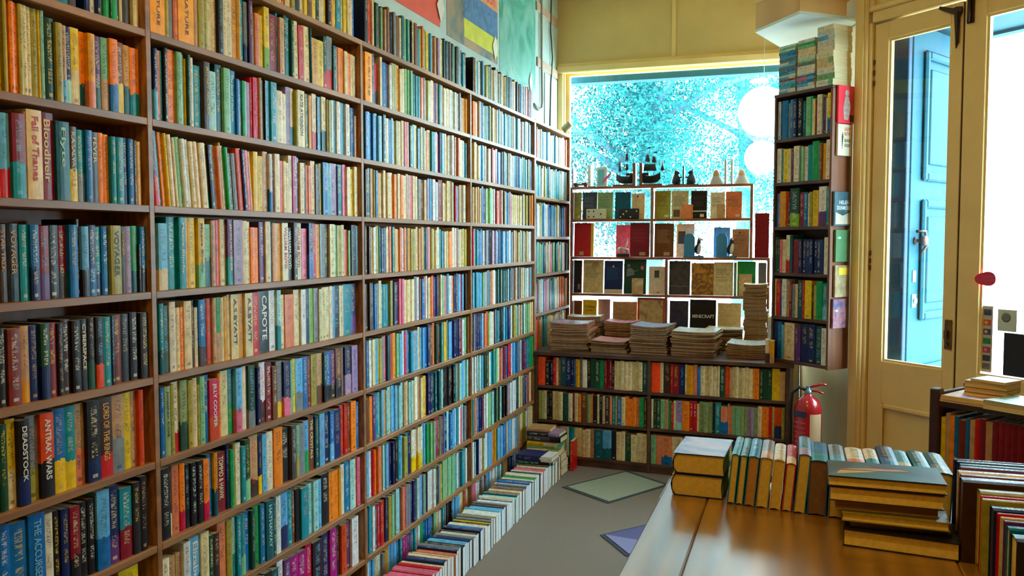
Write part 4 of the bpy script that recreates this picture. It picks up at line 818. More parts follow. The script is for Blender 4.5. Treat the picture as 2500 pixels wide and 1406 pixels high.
facing(.231, .357, za, H-.003, 'sg', 'pale green-cream book back right of the dark grey one')
facing(.368, .493, za, H-.004, 'dt', 'dark teal book back behind the black domino', lines=None, y=DY+.05)
def badge(e, wd, h): MB().lathe([(.008, 0), (.008, .0006)], 16, M=T(wd*.45, -.0003, h*.88) @ RX(PI/2)).build('printed_crest', inkmat('dy'), e)
facing(.497, .60, za, 1.91-za, 'cr', 'cream book back with small round crest near its top', lines=None, extra=badge, y=DY+.07)
facing(.68, .806, za, H, 'ol', 'olive-cream book back at left of upper right display shelf', bar=True)
def pic_(e, wd, h): MB().box((wd*.12, -.001, h*.06), (wd*.5, -.0002, h*.32)).build('printed_photo', inkmat('br'), e)
facing(.808, .94, za, H-.002, 'cr', 'cream book back with brown photo at its foot', extra=pic_)
def band(e, wd, h): MB().box((0, -.0009, h*.24), (wd, -.0002, h*.28)).build('white_band', inkmat('wh'), e); MB().box((wd*.58, -.0012, h*.05), (wd*.82, -.0002, h*.16)).build('barcode_patch', inkmat('iv'), e)
facing(.954, 1.077, za, H-.004, 'bk', 'black book back with white band and barcode', lines='dy', extra=band)
facing(1.096, 1.206, za, 1.908-za, 'iv', 'ivory book back behind the small peach book', y=DY+.06)
facing(1.209, 1.33, za, 1.912-za, 'sa', 'large peach book back at right of upper display shelf', y=DY+.05, bar=True)
facing(.884, .975, za, .105, 'sa', 'small peach book in front of cream and black book backs', lines=None, y=DY+.008, t=.012)
facing(1.147, 1.214, za, .105, 'tn', 'small tan book in front of ivory book back', lines=None, y=DY+.008, t=.012)
def domino(x0, z0, c, pc, pips, label):
    e = empty('domino_bookend', (x0, DY+.012, z0+.0005)); tag(e, label, 'bookend', 'giant domino bookends')
    MB().box((0, 0, 0), (.162, .02, .081), ch=.006).build('body', simple('domino_'+SAY[c], PAL[c], .3, var=.04), e)
    for px, pz in pips: MB().lathe([(.0062, 0), (.0062, .001), (.003, .0014)], 14, M=T(px, .0002, pz) @ RX(PI/2)).build('pip', inkmat(pc), e)
domino(.147, za, 'iv', 'bk', [(.022, .062), (.022, .02), (.062, .062), (.062, .02), (.118, .04)], 'white giant domino with five black pips on display shelf')
domino(.403, za, 'bk', 'wh', [(.018, .016), (.04, .038), (.064, .06), (.096, .016), (.143, .06)], 'black giant domino with five white pips on display shelf')
# second display row
zc = zb[2]
def edge(c):
    def f(e, wd, h): MB().box((wd*.86, -.0009, 0), (wd, -.0002, h)).build('yellow_edge', inkmat(c), e); MB().box((wd*.28, -.0012, .012), (wd*.5, -.0002, .04)).build('barcode_patch', inkmat('tn'), e)
    return f
facing(.045, .205, zc, 1.684-zc, 'rd', 'tall red book back with yellow edge on second display row', lines=None, extra=edge('ye'))
facing(.368, .503, zc, 1.668-zc, 'pk', 'pink book behind the pale animal figurine', lines=None, y=DY+.09, t=.008)
def barp(e, wd, h): MB().box((wd*.5, -.0012, .012), (wd*.8, -.0002, .038)).build('barcode_patch', inkmat('tn'), e)
facing(.492, .645, zc, 1.682-zc, 'mr', 'dark red book back right of the animal figurine', lines='rd', extra=barp, y=DY+.03)
facing(.68, .83, zc, 1.676-zc, 'br', 'olive-brown book back with barcode beside display divider', lines='tn', extra=barp)
def photo(e, wd, h): MB().box((wd*.1, -.0012, h*.4), (wd*.5, -.0002, h*.78)).build('printed_photo', inkmat('dy'), e)
facing(.84, .98, zc, 1.673-zc, 'iv', 'white book with dark photo beside left puffin bookend', lines=None, extra=photo, y=DY+.09, t=.01)
facing(1.12, 1.245, zc, 1.646-zc, 'lb', 'pale blue-white book behind the right puffin bookend', lines=None, y=DY+.1, t=.01)
facing(1.259, 1.385, zc, 1.631-zc, 'tn', 'peach book with oval crest right of the puffins', extra=badge, y=DY+.08, t=.012)
facing(1.425, 1.53, zc, 1.748-zc, 'mr', 'tall plain maroon book standing outside the display uprights', lines=None, y=DY+.03, tilt=0)
# animal figurine
e = empty('animal_figurine', (.44, DY+.045, zc+.0005)); tag(e, 'pale figurine of two small animals on a black base', 'figurine')
MB().box((-.052, -.02, 0), (.05, .025, .026), ch=.003).build('base', simple('black_base', (30, 30, 34), .4), e)
def critter(mb, x, y, z, s, d=1, neck=.05):
    M = T(x, y, z) @ Matrix.Diagonal((s*d, s, s, 1))
    mb.tube([(-.03, 0, .035), (-.012, 0, .039), (.012, 0, .038), (.028, 0, .042)], [.008, .0115, .011, .009], 10, M=M)
    mb.tube([(.024, 0, .042), (.036, 0, .042+neck*.6), (.04, 0, .042+neck), (.056, 0, .038+neck)], [.008, .0055, .006, .003], 8, M=M)
    for lx, ly in ((-.026, .006), (-.024, -.006), (.022, .006), (.024, -.006)): mb.tube([(lx, ly, .034), (lx-.004, ly, .018), (lx, ly, .0)], [.006, .0035, .003], 6, M=M)
    mb.tube([(-.03, 0, .037), (-.042, 0, .03), (-.046, 0, .014)], [.003, .002, .001], 6, M=M); mb.tube([(.04, .003, .042+neck), (.038, .005, .053+neck)], [.002, .001], 5, M=M)
WHT = simple('off_white_ceramic', (205, 190, 175), .35, var=.1)
m1 = MB(); critter(m1, -.01, 0, .0262, 1.0, 1, .075); m1.build('standing_animal', WHT, e); m2 = MB(); critter(m2, .018, -.008, .0262, .8, -1, .02); m2.build('small_animal', WHT, e)
# puffin bookends
PBL = simple('bookend_blue', (60, 140, 190), .4, var=.06); PBK = simple('puffin_black', (22, 24, 34), .4); PWH = simple('puffin_white', (225, 222, 215), .4); PRD = simple('puffin_orange', (205, 80, 50), .4)
def puffin(x, label, s=1):
    e = empty('puffin_bookend', (x, DY+.05, zc+.0005)); tag(e, label, 'bookend', 'puffin bookends')
    MB().prism([(-.075, 0), (.005, 0), (.005, .15), (-.012, .18), (-.055, .18), (-.075, .155)], -.012, .012, M=RX(PI/2)).build('back_plate', PBL, e)
    MB().prism([(-.075, -.035), (.06, -.035), (.075, -.02), (.06, .03), (-.075, .03)], 0, .012, M=T(0, -.0005, 0)).build('base', PBL, e)
    M = T(.028, -.012, .0122)
    b = MB(); b.tube([(.0, 0, .012), (.002, 0, .04), (.006, 0, .07), (.008, 0, .095), (.01, 0, .12), (.012, 0, .137)], [.013, .02, .021, .016, .014, .010], 14, M=M); b.build('body', PBK, e)
    b = MB(); b.tube([(.006, -.006, .016), (.009, -.009, .04), (.013, -.008, .07), (.014, -.005, .092)], [.011, .016, .016, .010], 12, M=M); b.ball((.015, -.006, .125), .010, M=M, sc3=(1, .9, 1.1)); b.build('breast_and_face', PWH, e)
    MB().prism([(0, 0), (.02, .003), (.018, .010), (0, .014)], -.004, .004, M=M @ T(.023, -.002, .115) @ RX(PI/2)).build('beak', PRD, e)
    b = MB(); b.box((.0, -.012, 0), (.022, -.004, .006), M=M); b.tube([(.008, -.008, .004), (.008, -.006, .018)], .0025, 6, M=M); b.build('feet', PRD, e)
    b = MB(); b.tube([(-.012, -.006, .08), (-.016, -.006, .05), (-.018, -.004, .02)], [.006, .01, .003], 8, M=M); b.build('wing', PBK, e)
    MB().ball((.022, -.015, .128), .0022, M=M).build('eye', PBK, e)
puffin(.982, 'left blue bookend with small puffin standing on it'); puffin(1.222, 'right blue bookend with small puffin standing on it')
# third display row
zd = zb[3]
def maps(e, wd, h): MB().prism([(wd*.4, h*.80), (wd*.6, h*.76), (wd*.8, h*.84), (wd*.75, h*.95), (wd*.5, h*.93)], 0, .0008, M=T(0, -.0002, 0) @ RX(PI/2)).build('printed_map', inkmat('tn'), e)
facing(.042, .112, zd, 1.39-zd, 'bk', 'black book with pink edge at left of third display row', lines=None, extra=lambda e, w_, h: (MB().box((w_*.93, -.0009, 0), (w_, -.0002, h)).build('pink_edge', inkmat('cm'), e), MB().box((w_*.5, -.0009, .03), (w_*.78, -.0002, .07)).build('barcode_patch', inkmat('gy'), e)))
facing(.118, .284, zd, 1.395-zd, 'cr', 'cream book back with tan map sketch on third row', extra=maps)
def navy(e, wd, h): MB().box((0, -.0009, 0), (wd, -.0002, h*.13)).build('pale_foot_band', inkmat('iv'), e); MB().prism([(wd*.44, h*.8), (wd*.56, h*.8), (wd*.5, h*.87)], 0, .0009, M=T(0, -.0002, 0) @ RX(PI/2)).build('printed_triangle', inkmat('wh'), e)
facing(.289, .438, zd, 1.388-zd, 'nv', 'navy book back with pale foot band on third row', lines='bl', extra=navy, y=DY+.03)
def musi(e, wd, h):
    b = MB(); b.ball((wd*.22, -.001, h*.82), .012, sc3=(1, .1, 1.1)); b.prism([(wd*.12, h*.5), (wd*.45, h*.55), (wd*.5, h*.66), (wd*.3, h*.76), (wd*.15, h*.74)], 0, .0009, M=T(0, -.0002, 0) @ RX(PI/2)); b.tube([(wd*.2, -.001, h*.6), (wd*.7, -.001, h*.7)], .003, 6); b.build('printed_figure', inkmat('gy'), e)
    MB().ball((wd*.82, -.001, h*.76), .012, sc3=(1, .08, 1.4)).build('printed_flower', inkmat('pk'), e)
facing(.443, .622, zd, 1.398-zd, 'dg', 'dark green book with pale reclining figure printed on it', lines=None, extra=musi)
facing(.512, .603, zd, .125, 'cr', 'small cream picture book before dark green book', lines=None, y=DY+.01, t=.01, pic='tn')
facing(.64, .767, zd, 1.345-zd, 'iv', 'ivory book with small dark photo near centre of third row', lines=None, extra=lambda e, w_, h: (MB().box((w_*.34, -.0009, h*.6), (w_*.64, -.0002, h*.86)).build('printed_photo', inkmat('dy'), e), MB().box((w_*.5, -.0009, h*.04), (w_*.7, -.0002, h*.1)).build('barcode_patch', inkmat('sa'), e)))
facing(.795, .957, zd, 1.39-zd, 'dk', 'black book with grey tree shapes on third display row', lines=None, pic='dy', extra=lambda e, w_, h: MB().box((.004, -.0009, h*.25), (w_-.004, -.0002, h*.265)).build('thin_white_line', inkmat('gy'), e))
facing(.963, 1.133, zd, 1.375-zd, 'yo', 'orange-brown picture book on third display row', lines=None, pic='br')
facing(1.13, 1.275, zd, 1.382-zd, 'cr', 'cream book back with centred paragraphs on third row', y=DY+.03)
facing(1.302, 1.437, zd, 1.388-zd, 'gr', 'green book back behind small cream picture book', lines=None, y=DY+.05)
facing(1.315, 1.412, zd, .165, 'cr', 'small cream picture book in front of the green one', lines=None, y=DY+.02, t=.01, pic='tn')
for i, x in enumerate((1.278, 1.286, 1.294)): facing(x, x+.0085, zd, .25, 'dg' if i % 2 else 'cr', ('slim %s book edge between cream and green books, %s of three' % (('dark green' if i % 2 else 'cream'), ('leftmost', 'middle', 'rightmost')[i])), lines=None, y=DY+.02, t=.1, tilt=0)
facing(1.453, 1.514, zd, 1.38-zd, 'gy', 'grey book at right end of third display row', lines=None)
# bottom display row stands on the counter
ze = .7785
facing(.042, .112, ze, .29, 'br', 'brown book back at left of bottom display row', lines=None)
def cook(e, wd, h): text_mesh('Cooking', e, T(wd*.5, -.0004, h*.82) @ RX(PI/2), .02, inkmat('bk'), 'cover_lettering', fit=(wd*.75, .026)); text_mesh('with Flavour', e, T(wd*.5, -.0004, h*.72) @ RX(PI/2), .02, inkmat('bk'), 'cover_lettering', fit=(wd*.5, .016))
facing(.118, .232, ze, .30, 'ye', 'yellow cookery book with black script title, bottom display row', lines=None, extra=cook, y=DY+.02)
facing(.234, .335, ze, .305, 'pk', 'pale pink book back right of the yellow cookery book', lines=None, pic='lv', y=DY+.05)
facing(.357, .553, ze, .29, 'tn', 'wide tan book back on bottom display row', lines='br', y=DY+.03)
def mapp(e, wd, h): MB().box((.016, -.0009, .012), (wd-.01, -.0002, h-.016)).build('old_map_print', picture('old_map', (190, 155, 110), (215, 185, 140), (160, 120, 80), 12, 4), e)
facing(.555, .767, ze, .325, 'ro', 'orange-bordered book with tan old map on bottom row', lines=None, extra=mapp, y=DY+.01)
facing(.80, .945, ze, .305, 'dy', 'dark grey-blue picture book on bottom display row', lines=None, pic='nv', y=DY+.04)
def mine(e, wd, h): text_mesh('MINECRAFT', e, T(wd*.52, -.0004, h*.60) @ RX(PI/2), .02, inkmat('wh'), 'cover_lettering', fit=(wd*.84, .026), bold=True)
facing(.957, 1.155, ze, .32, 'bk', 'large black book with wide white block title, bottom row', lines=None, extra=mine, y=DY+.005)
facing(1.16, 1.335, ze, .295, 'cr', 'cream-olive book back right of the large black one', lines='tn', y=DY+.045)
# things along the top of the display shelf
zt = zb[0]+.0006; BE = wood('bookend_wood', (90, 50, 36), (140, 84, 60), .5, (1, 1, .2), 20)
facing(.028, .042, zt, .15, 'lv', 'slim lavender book at left end of display top', lines=None, t=.09, tilt=0, y=DY+.03, group='books on top of the display shelves')
facing(.152, .180, zt, .17, 'wh', 'slim white book standing behind the toy car', lines=None, t=.09, tilt=0, y=DY+.04, group='books on top of the display shelves')
e = empty('toy_car', (.10, DY+.045, zt)); tag(e, 'small brown vintage toy car on left end of display top', 'toy car')
BR_ = simple('toy_brown_metal', (120, 66, 44), .35, .3, var=.2); b = MB(); b.box((-.06, -.018, .012), (.05, .018, .026), ch=.005); b.box((.0, -.015, .026), (.048, .015, .036), ch=.004); b.box((-.06, -.014, .026), (-.03, .014, .034), ch=.003); b.build('body', BR_, e)
for wx in (-.042, .034):
    for wy_ in (-.019, .013): MB().lathe([(.012, 0), (.013, .002), (.013, .005), (.012, .007)], 16, M=T(wx, wy_+.007, .0135) @ RX(PI/2)).build('wheel', simple('toy_tyre', (40, 36, 34), .6), e)
MB().tube([(-.026, -.014, .026), (-.03, -.014, .05), (.012, -.014, .054), (.012, .014, .054), (-.03, .014, .05), (-.026, .014, .026)], .0016, 6).build('windscreen_frame', BR_, e)
MB().box((-.065, -.03, 0), (.12, .03, .0035)).build('base_plate', BE, e)
e = empty('framed_card', (.262, DY+.06, zt)); tag(e, 'white framed card with pink fish shape left of first ship', 'card')
MB().box((-.041, 0, 0), (.041, .006, .155)).build('frame', simple('card_white', (230, 235, 235), .5), e); MB().box((-.03, -.001, .012), (.02, -.0002, .135)).build('picture_panel', simple('card_aqua', (120, 200, 210), .5), e)
MB().prism([(.0, .03), (.03, .042), (.062, .08), (.07, .10), (.055, .098), (.03, .075), (.01, .05)], 0, .0012, M=T(0, -.0012, 0) @ RX(PI/2)).build('pink_fish', simple('fish_pink', (230, 90, 140), .5), e)
SHIPM = simple('dark_bronze', (34, 40, 38), .4, .4, var=.3, scale=40); SAIL = simple('dark_sail', (44, 48, 46), .6, var=.2)
def ship(x, d, label, full):
    """half galleon fixed against an upright wooden board; d=+1 bow to the right"""
    e = empty('ship_bookend', (x, DY+.055, zt), 0); tag(e, label, 'bookend', 'pair of ship bookends')
    MB().box((min(0, d*.155), -.035, 0), (max(0, d*.155), .035, .014), ch=.002).build('base', BE, e); MB().box((min(-.022*d, 0), -.035, .0), (max(-.022*d, 0), .035, .175), ch=.002).build('upright_board', BE, e)
    S = Matrix.Diagonal((d, 1, 1.15, 1)); b = MB(); rings = []
    secs = [(.002, .027, .018, .075), (.03, .028, .016, .066), (.06, .026, .016, .064), (.09, .02, .018, .068), (.115, .011, .026, .078), (.135, .002, .045, .092)]
    for (sx, hw, zl, zh) in secs: rings.append([(sx, -hw, zh), (sx, -hw*.95, (zl+zh)/2+.006), (sx, -hw*.5, zl+.005), (sx, 0, zl), (sx, hw*.5, zl+.005), (sx, hw*.95, (zl+zh)/2+.006), (sx, hw, zh)])
    vs = [p for r in rings for p in r]; fs = []
    for i in range(len(rings)-1):
        for j in range(6): fs.append((i*7+j, i*7+7+j, i*7+8+j, i*7+j+1))
    for i in range(len(rings)-1): fs.append((i*7, i*7+6, i*7+13, i*7+7))
    fs.append(tuple(range(7))); b.add(vs, fs, 0, S)
    b.box((.002, -.029, .066), (.05, .029, .082) , 0, S @ T(0, 0, .004)); b.build('hull', SHIPM, e)
    b = MB(); ms = ((.035, .255), (.085, .225)) if full else ((.05, .27), (.105, .19))
    for mx, mz in ms: b.tube([(mx, 0, .06), (mx, 0, mz)], [.0028, .0014], 7, M=S)
    b.tube([(.125, 0, .085), (.185, 0, .115)], [.0025, .001], 6, M=S)
    for mx, mz in ms:
        for q, ln in ((.55, .04), (.78, .028)): zz = .06+(mz-.06)*q; b.tube([(mx-.004, -ln, zz), (mx-.004, ln, zz)], .0014, 6, M=S); b.tube([(mx-ln*.6, 0, zz), (mx+ln*.6, 0, zz)], .0014, 6, M=S)
        for sgn in (-1, 1): b.tube([(mx, 0, mz*.86), (mx+sgn*.028, sgn*.02, .075)], .0007, 4, M=S)
    b.build('masts_and_rigging', SHIPM, e)
    b = MB()
    def sail(cx, z0, z1, wd0, wd1, belly, yaw_=0):
        n = 5; vs = []
        for i in range(n+1):
            for j in range(n+1):
                u = j/n*2-1; v = i/n; wd_ = wd0+(wd1-wd0)*v; vs.append((cx+u*wd_, -.004-belly*(1-u*u)*math.sin(PI*min(1, max(0, 1-v*.8))), z0+(z1-z0)*v))
        fs = [(i*(n+1)+j, i*(n+1)+j+1, (i+1)*(n+1)+j+1, (i+1)*(n+1)+j) for i in range(n) for j in range(n)]
        k = len(vs); vs2 = [(a, q+.0014, c) for a, q, c in vs]
        b.add(vs+vs2, fs+[tuple(reversed([x_+k for x_ in f])) for f in fs], 0, S)
    if full:
        sail(.055, .10, .145, .05, .04, .014); sail(.036, .16, .205, .018, .012, .008); sail(.086, .155, .195, .018, .012, .008); sail(.15, .10, .17, .014, .004, .01)
    else:
        sail(.05, .11, .15, .012, .010, .01); sail(.05, .17, .22, .012, .009, .006); sail(.105, .10, .165, .010, .007, .006)
    b.build('sail', SAIL, e)
    for mx, mz in ms[:1 if not full else 2]: MB().prism([(0, 0), (.026, .002), (.024, -.007), (0, -.008)], 0, .001, M=S @ T(mx, 0, mz) @ RX(PI/2)).build('pennant', SAIL, e)
ship(.511, -1, 'left ship bookend, dark galleon hull with bare masts', False); ship(.585, 1, 'right ship bookend, dark galleon with full spread sails', True)
DS = simple('dark_blue_cast', (18, 52, 66), .45, var=.2)
def bear(x, d, label):
    e = empty('animal_bookend', (x, DY+.05, zt)); tag(e, label, 'bookend', 'pair of dark animal bookends'); S = Matrix.Diagonal((d, 1, 1, 1))
    MB().box((min(0, d*.11), -.03, 0), (max(0, d*.11), .03, .006)).build('base', DS, e); MB().box((min(0, -.007*d), -.03, 0), (max(0, -.007*d), .03, .14)).build('upright_plate', DS, e)
    b = MB(); b.lathe([(.02, .0065), (.034, .02), (.036, .036), (.03, .058), (.022, .076), (.017, .084)], 18, M=S @ T(.053, 0, 0), sy=.8)
    b.ball((.05, 0, .094), .019, M=S, sc3=(1.1, .9, 1)); b.tube([(.04, 0, .094), (.026, 0, .09)], [.012, .006], 8, M=S)
    for q in (-1, 1): b.tube([(.058, q*.009, .107), (.062, q*.011, .122)], [.006, .002], 6, M=S); b.tube([(.04, q*.014, .062), (.022, q*.012, .058), (.008, q*.01, .062)], [.009, .007, .005], 8, M=S); b.ball((.03, q*.016, .014), .012, M=S)
    b.build('body', DS, e)
bear(.893, -1, 'left dark seated animal bookend pushing its plate'); bear(.903, 1, 'right dark seated animal bookend pushing its plate')
for x, d, la in ((1.2, -1, 'left pale dome-shaped bookend against its white slab'), (1.262, 1, 'right pale dome-shaped bookend against its white slab')):
    e = empty('dome_bookend', (x, DY+.05, zt)); tag(e, la, 'bookend', 'pair of pale dome bookends'); S = Matrix.Diagonal((d, 1, 1, 1))
    PW = simple('pale_stone', (190, 185, 178), .6, var=.06)
    o = MB().lathe([(.056, .0005), (.048, .02), (.036, .045), (.028, .062)], 24, M=S @ T(.062, 0, 0), sy=.5); o.build('body', PW, e)
    MB().lathe([(.0275, .0625), (.026, .08), (.020, .098), (.010, .108), (.002, .111)], 20, M=S @ T(.062, 0, 0), sy=.5).build('tan_cap', simple('tan_cap', (190, 150, 110), .6, var=.06), e)
    MB().box((min(-.016*d, 0), -.04, 0), (max(-.016*d, 0), .04, .185), ch=.002).build('upright_slab', simple('white_slab', (225, 222, 220), .5, var=.04), e)
# added glowing globes with cords, standing in for lamp reflections in the glass
GLOBE_GLOW = simple('lamp_reflection_glow', (250, 250, 245), .6, var=.01, emit=((225, 250, 255), 5))
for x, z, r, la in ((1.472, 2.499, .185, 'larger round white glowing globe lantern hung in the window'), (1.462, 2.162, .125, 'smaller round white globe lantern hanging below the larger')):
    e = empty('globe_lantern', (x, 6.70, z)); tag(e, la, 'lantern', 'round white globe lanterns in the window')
    MB().ball((0, 0, 0), r, n=32, m=20).build('globe', GLOBE_GLOW, e)
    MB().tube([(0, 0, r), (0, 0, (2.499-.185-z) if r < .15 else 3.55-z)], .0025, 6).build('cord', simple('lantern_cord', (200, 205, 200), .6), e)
# ---------------------------------------------------------------- magazine piles on the counter
def mag_pile(x, y, rz, n, w, h, tmin, tmax, cols, topc, lab, group):
    M0 = T(x, y, .7785) @ RZ(rz); z = 0
    for i in range(n):
        t = random.uniform(tmin, tmax); c_ = topc if i == n-1 else random.choice(cols); c1, _, c2 = c_.partition('/')
        pos = 'topmost' if i == n-1 else 'lowest' if i == 0 else nth(i+1)+' from bottom'
        M = M0 @ T(random.uniform(-.008, .008), random.uniform(-.006, .01), z) @ RZ(random.uniform(-.05, .05))
        e = empty('magazine', M=M); tag(e, f"{SAY[c1]} magazine, {pos} {lab}", 'magazine', group)
        # sagging stapled sheets
        def sheet(z0, z1, mt, nm, inset=0):
            b = MB(); nx = 6; vs = []
            for zz in (z0, z1):
                for k in range(nx+1):
                    u = k/nx; sag = .009*(i/n)*((2*u-1)**2)+.0022*math.sin(u*5+i*1.1)*(i/n)
                    for yy in (inset, w-inset): vs.append((inset+(h-2*inset)*u, yy, zz+sag))
            N = 2*(nx+1); fs = []
            for k in range(nx):
                a = 2*k; fs.append((a+1, a+3, a+2, a)[::1]); fs.append((N+a, N+a+2, N+a+3, N+a+1)); fs.append((a, a+2, N+a+2, N+a)); fs.append((a+3, a+1, N+a+1, N+a+3))
            fs.append((0, N, N+1, 1)); fs.append((2*nx+1, N+2*nx+1, N+2*nx, 2*nx)); b.add(vs, fs); b.build(nm, mt, e)
        sheet(.0003, t-.0008, MAGP, 'page_block', .001); sheet(t-.0007, t, jacket(c1, c2 or 'iv', pic=(i == n-1)) if i == n-1 else jacket(c1), 'cover')
        z += t+.0028
MAGP = simple('yellowed_magazine_paper', (152, 116, 80), .8, var=.25, scale=80)
MC = ['tn', 'cr', 'sa', 'tn', 'br', 'iv', 'cr']
G = 'old magazines piled on the counter'
mag_pile(.085, 5.80, .02, 13, .28, .27, .008, .015, MC+['sa', 'pk'], 'pk/te', 'in far left counter pile', G)
mag_pile(.375, 5.79, -.04, 7, .26, .25, .006, .010, MC, 'lv/sa', 'in low second counter pile', G)
mag_pile(.655, 5.775, -.05, 14, .29, .25, .008, .014, ['tn', 'ol', 'cr', 'gy', 'br'], 'lb/lv', 'in tall middle counter pile', G)
mag_pile(.935, 5.76, -.06, 12, .29, .29, .008, .014, MC, 'lb/iv', 'in fourth counter pile', G)
mag_pile(1.295, 5.775, -.08, 8, .29, .25, .007, .011, MC, 'lb/wh', 'in low right counter pile', G)
mag_pile(.40, 6.14, .0, 14, .20, .235, .008, .012, ['yo', 'or', 'yo', 'or', 'nv', 'tn'], 'mr/pk', 'in orange pile behind the front ones', G)
mag_pile(.12, 6.16, .0, 5, .2, .25, .03, .045, ['mr', 'mr', 'pu', 'dy'], 'mr', 'in dark pile at rear left', G)
mag_pile(1.12, 6.17, .04, 12, .2, .25, .008, .011, ['sg', 'dg', 'cr', 'ol'], 'sg', 'in green-grey pile behind the fourth', G)
PAPERS = 'loose folded papers stacked at the right of counter'
mag_pile(1.375, 6.24, .03, 17, .2, .16, .018, .03, ['tn', 'cr', 'iv', 'cr', 'tn', 'gy'], 'cr', 'in the tall column by the case', PAPERS)
make_book(T(1.545, 5.618, .7785) @ RZ(-PI/2), .075, .025, .145, style('iv', 'dy', split=.4, band=.97), 'small ivory book with grey picture standing on counter corner', name='standing_book')
make_book(T(1.573, 5.605, .7785) @ RZ(-PI/2), .075, .027, .14, style('yo', 'tn', band=.97), 'small amber book standing on right corner of the counter', name='standing_book')
make_book(T(1.548, 5.93, .7785) @ RZ(-PI/2), .13, .05, .26, style('wh', 'sg', split=.35, band=.97), 'tall white book standing behind the pair on counter corner', name='standing_book')
# ---------------------------------------------------------------- corner piles on the floor
FM = T(.035, 5.33, 0)
def flr(x, y, z, ang, w, h, t, c1, c2, la, hard=False, pages=None):
    lying(T(x, y, z), w, h, t, 0, ang, c1, c2, la, 'books piled on the floor in the corner', 'stacked_book', hard=hard, pages=pages)
z = .1535
for i, (c1, c2, t, la) in enumerate((('dt', 'bk', .022, 'dark book lying lowest of the pair on the floor line'), ('nv', 'wh', .034, 'thick navy book with white lettering lying on the floor line'))):
    flr(.075, 5.06, z, .05-.1*i, .155, .235, t, c1, c2, la, True); z += t+.001
z = .004
for i, (c1, c2, t, hw, la) in enumerate((('cr', None, .045, .24, 'cream book at bottom of corner floor pile'), ('tn', None, .045, .24, 'tan book second from bottom of corner floor pile'), ('iv', 'tn', .04, .235, 'ivory book third from bottom of corner floor pile'), ('cr', 'ol', .034, .22, 'cream-and-olive book midway up corner floor pile'), ('ga', None, .012, .23, 'thin pale green book in corner floor pile'), ('ye', 'cr', .034, .19, 'pale yellow book below the dark thick one in corner'), ('dy', 'bk', .036, .235, 'dark grey thick book near top of corner floor pile'), ('dk', 'lv', .026, .225, 'charcoal book with pale picture on top of corner pile'), ('tn', None, .02, .16, 'small tan book topmost on corner floor pile'))):
    flr(.04, 5.40, z, random.uniform(-.06, .06), .155, hw, t, c1, c2, la, True); z += t+.001
flr(.295, 5.43, .004, .3, .0, .0, .0, 'rd', None, '') if False else None
make_book(T(.30, 5.54, .001) @ RZ(-PI/2), .12, .02, .2, style('rd'), 'slim red book standing at right of the corner floor pile', name='standing_book')
# ---------------------------------------------------------------- fire extinguisher
e = empty('fire_extinguisher', (1.80, 5.27, 0)); tag(e, 'red fire extinguisher standing on floor beside the cream door', 'fire extinguisher')
RED = simple('extinguisher_red', (178, 20, 32), .25, var=.05, coat=.6); BLK = simple('black_rubber', (20, 20, 22), .5)
EX = 1.06
b = MB().lathe([(.03, .02), (.066, .022), (.076, .035), (.078, .06), (.078, .55), (.074, .585), (.06, .615), (.038, .637), (.024, .648), (.022, .655)], 32); b.build('cylinder', RED, e)
MB().lathe([(.06, .0005), (.078, .004), (.078, .02), (.06, .0205)], 28).build('foot_ring', BLK, e)
MB().lathe([(.02, .6555), (.02, .675), (.012, .68), (.012, .70)], 16).build('valve', STEEL, e)
MB().tube([(-.01, 0, .69), (.03, 0, .70), (.075, -.01, .715), (.10, -.01, .712)], [.007, .008, .007, .006], 8).build('upper_lever', RED, e); MB().tube([(.0, 0, .672), (.05, 0, .672), (.085, -.01, .66)], [.006, .007, .005], 8).build('lower_lever', RED, e)
MB().tube([(-.012, 0, .675), (-.05, .0, .69), (-.088, 0, .655), (-.098, 0, .56), (-.096, 0, .40), (-.092, 0, .22), (-.092, 0, .16)], [.009, .010, .010, .010, .010, .011, .016], 10).build('hose', BLK, e)
def sheetarc(a0, a1, z0, z1, r, mt, nm, n=10):
    vs = []; 
    for zz in (z0, z1):
        for rr in (r, r+.0012):
            for k in range(n+1): a = a0+(a1-a0)*k/n; vs.append((rr*math.cos(a), rr*math.sin(a), zz))
    m_ = n+1; fs = []
    for k in range(n): fs += [(m_+k, m_+k+1, 3*m_+k+1, 3*m_+k), (k+1, k, 2*m_+k, 2*m_+k+1), (2*m_+k, 3*m_+k, 3*m_+k+1, 2*m_+k+1), (k, k+1, m_+k+1, m_+k)]
    fs += [(0, m_, 3*m_, 2*m_), (m_+n, n, 2*m_+n, 3*m_+n)]
    MB().add(vs, fs).build(nm, mt, e)
d2r = math.radians
sheetarc(d2r(-82), d2r(-25), .36, .545, .0785, simple('instruction_label', (225, 190, 150), .5, var=.04), 'instruction_label'); sheetarc(d2r(-165), d2r(-95), .525, .56, .0785, simple('brand_label', (60, 60, 110), .5, var=.3, scale=60), 'blue_label')
lt = empty('x'); bpy.data.objects.remove(lt)
for q in range(5): sheetarc(d2r(-160+q*2), d2r(-100), .49-q*.028, .494-q*.028, .0785, inkmat('pk'), 'printed_line', 6)
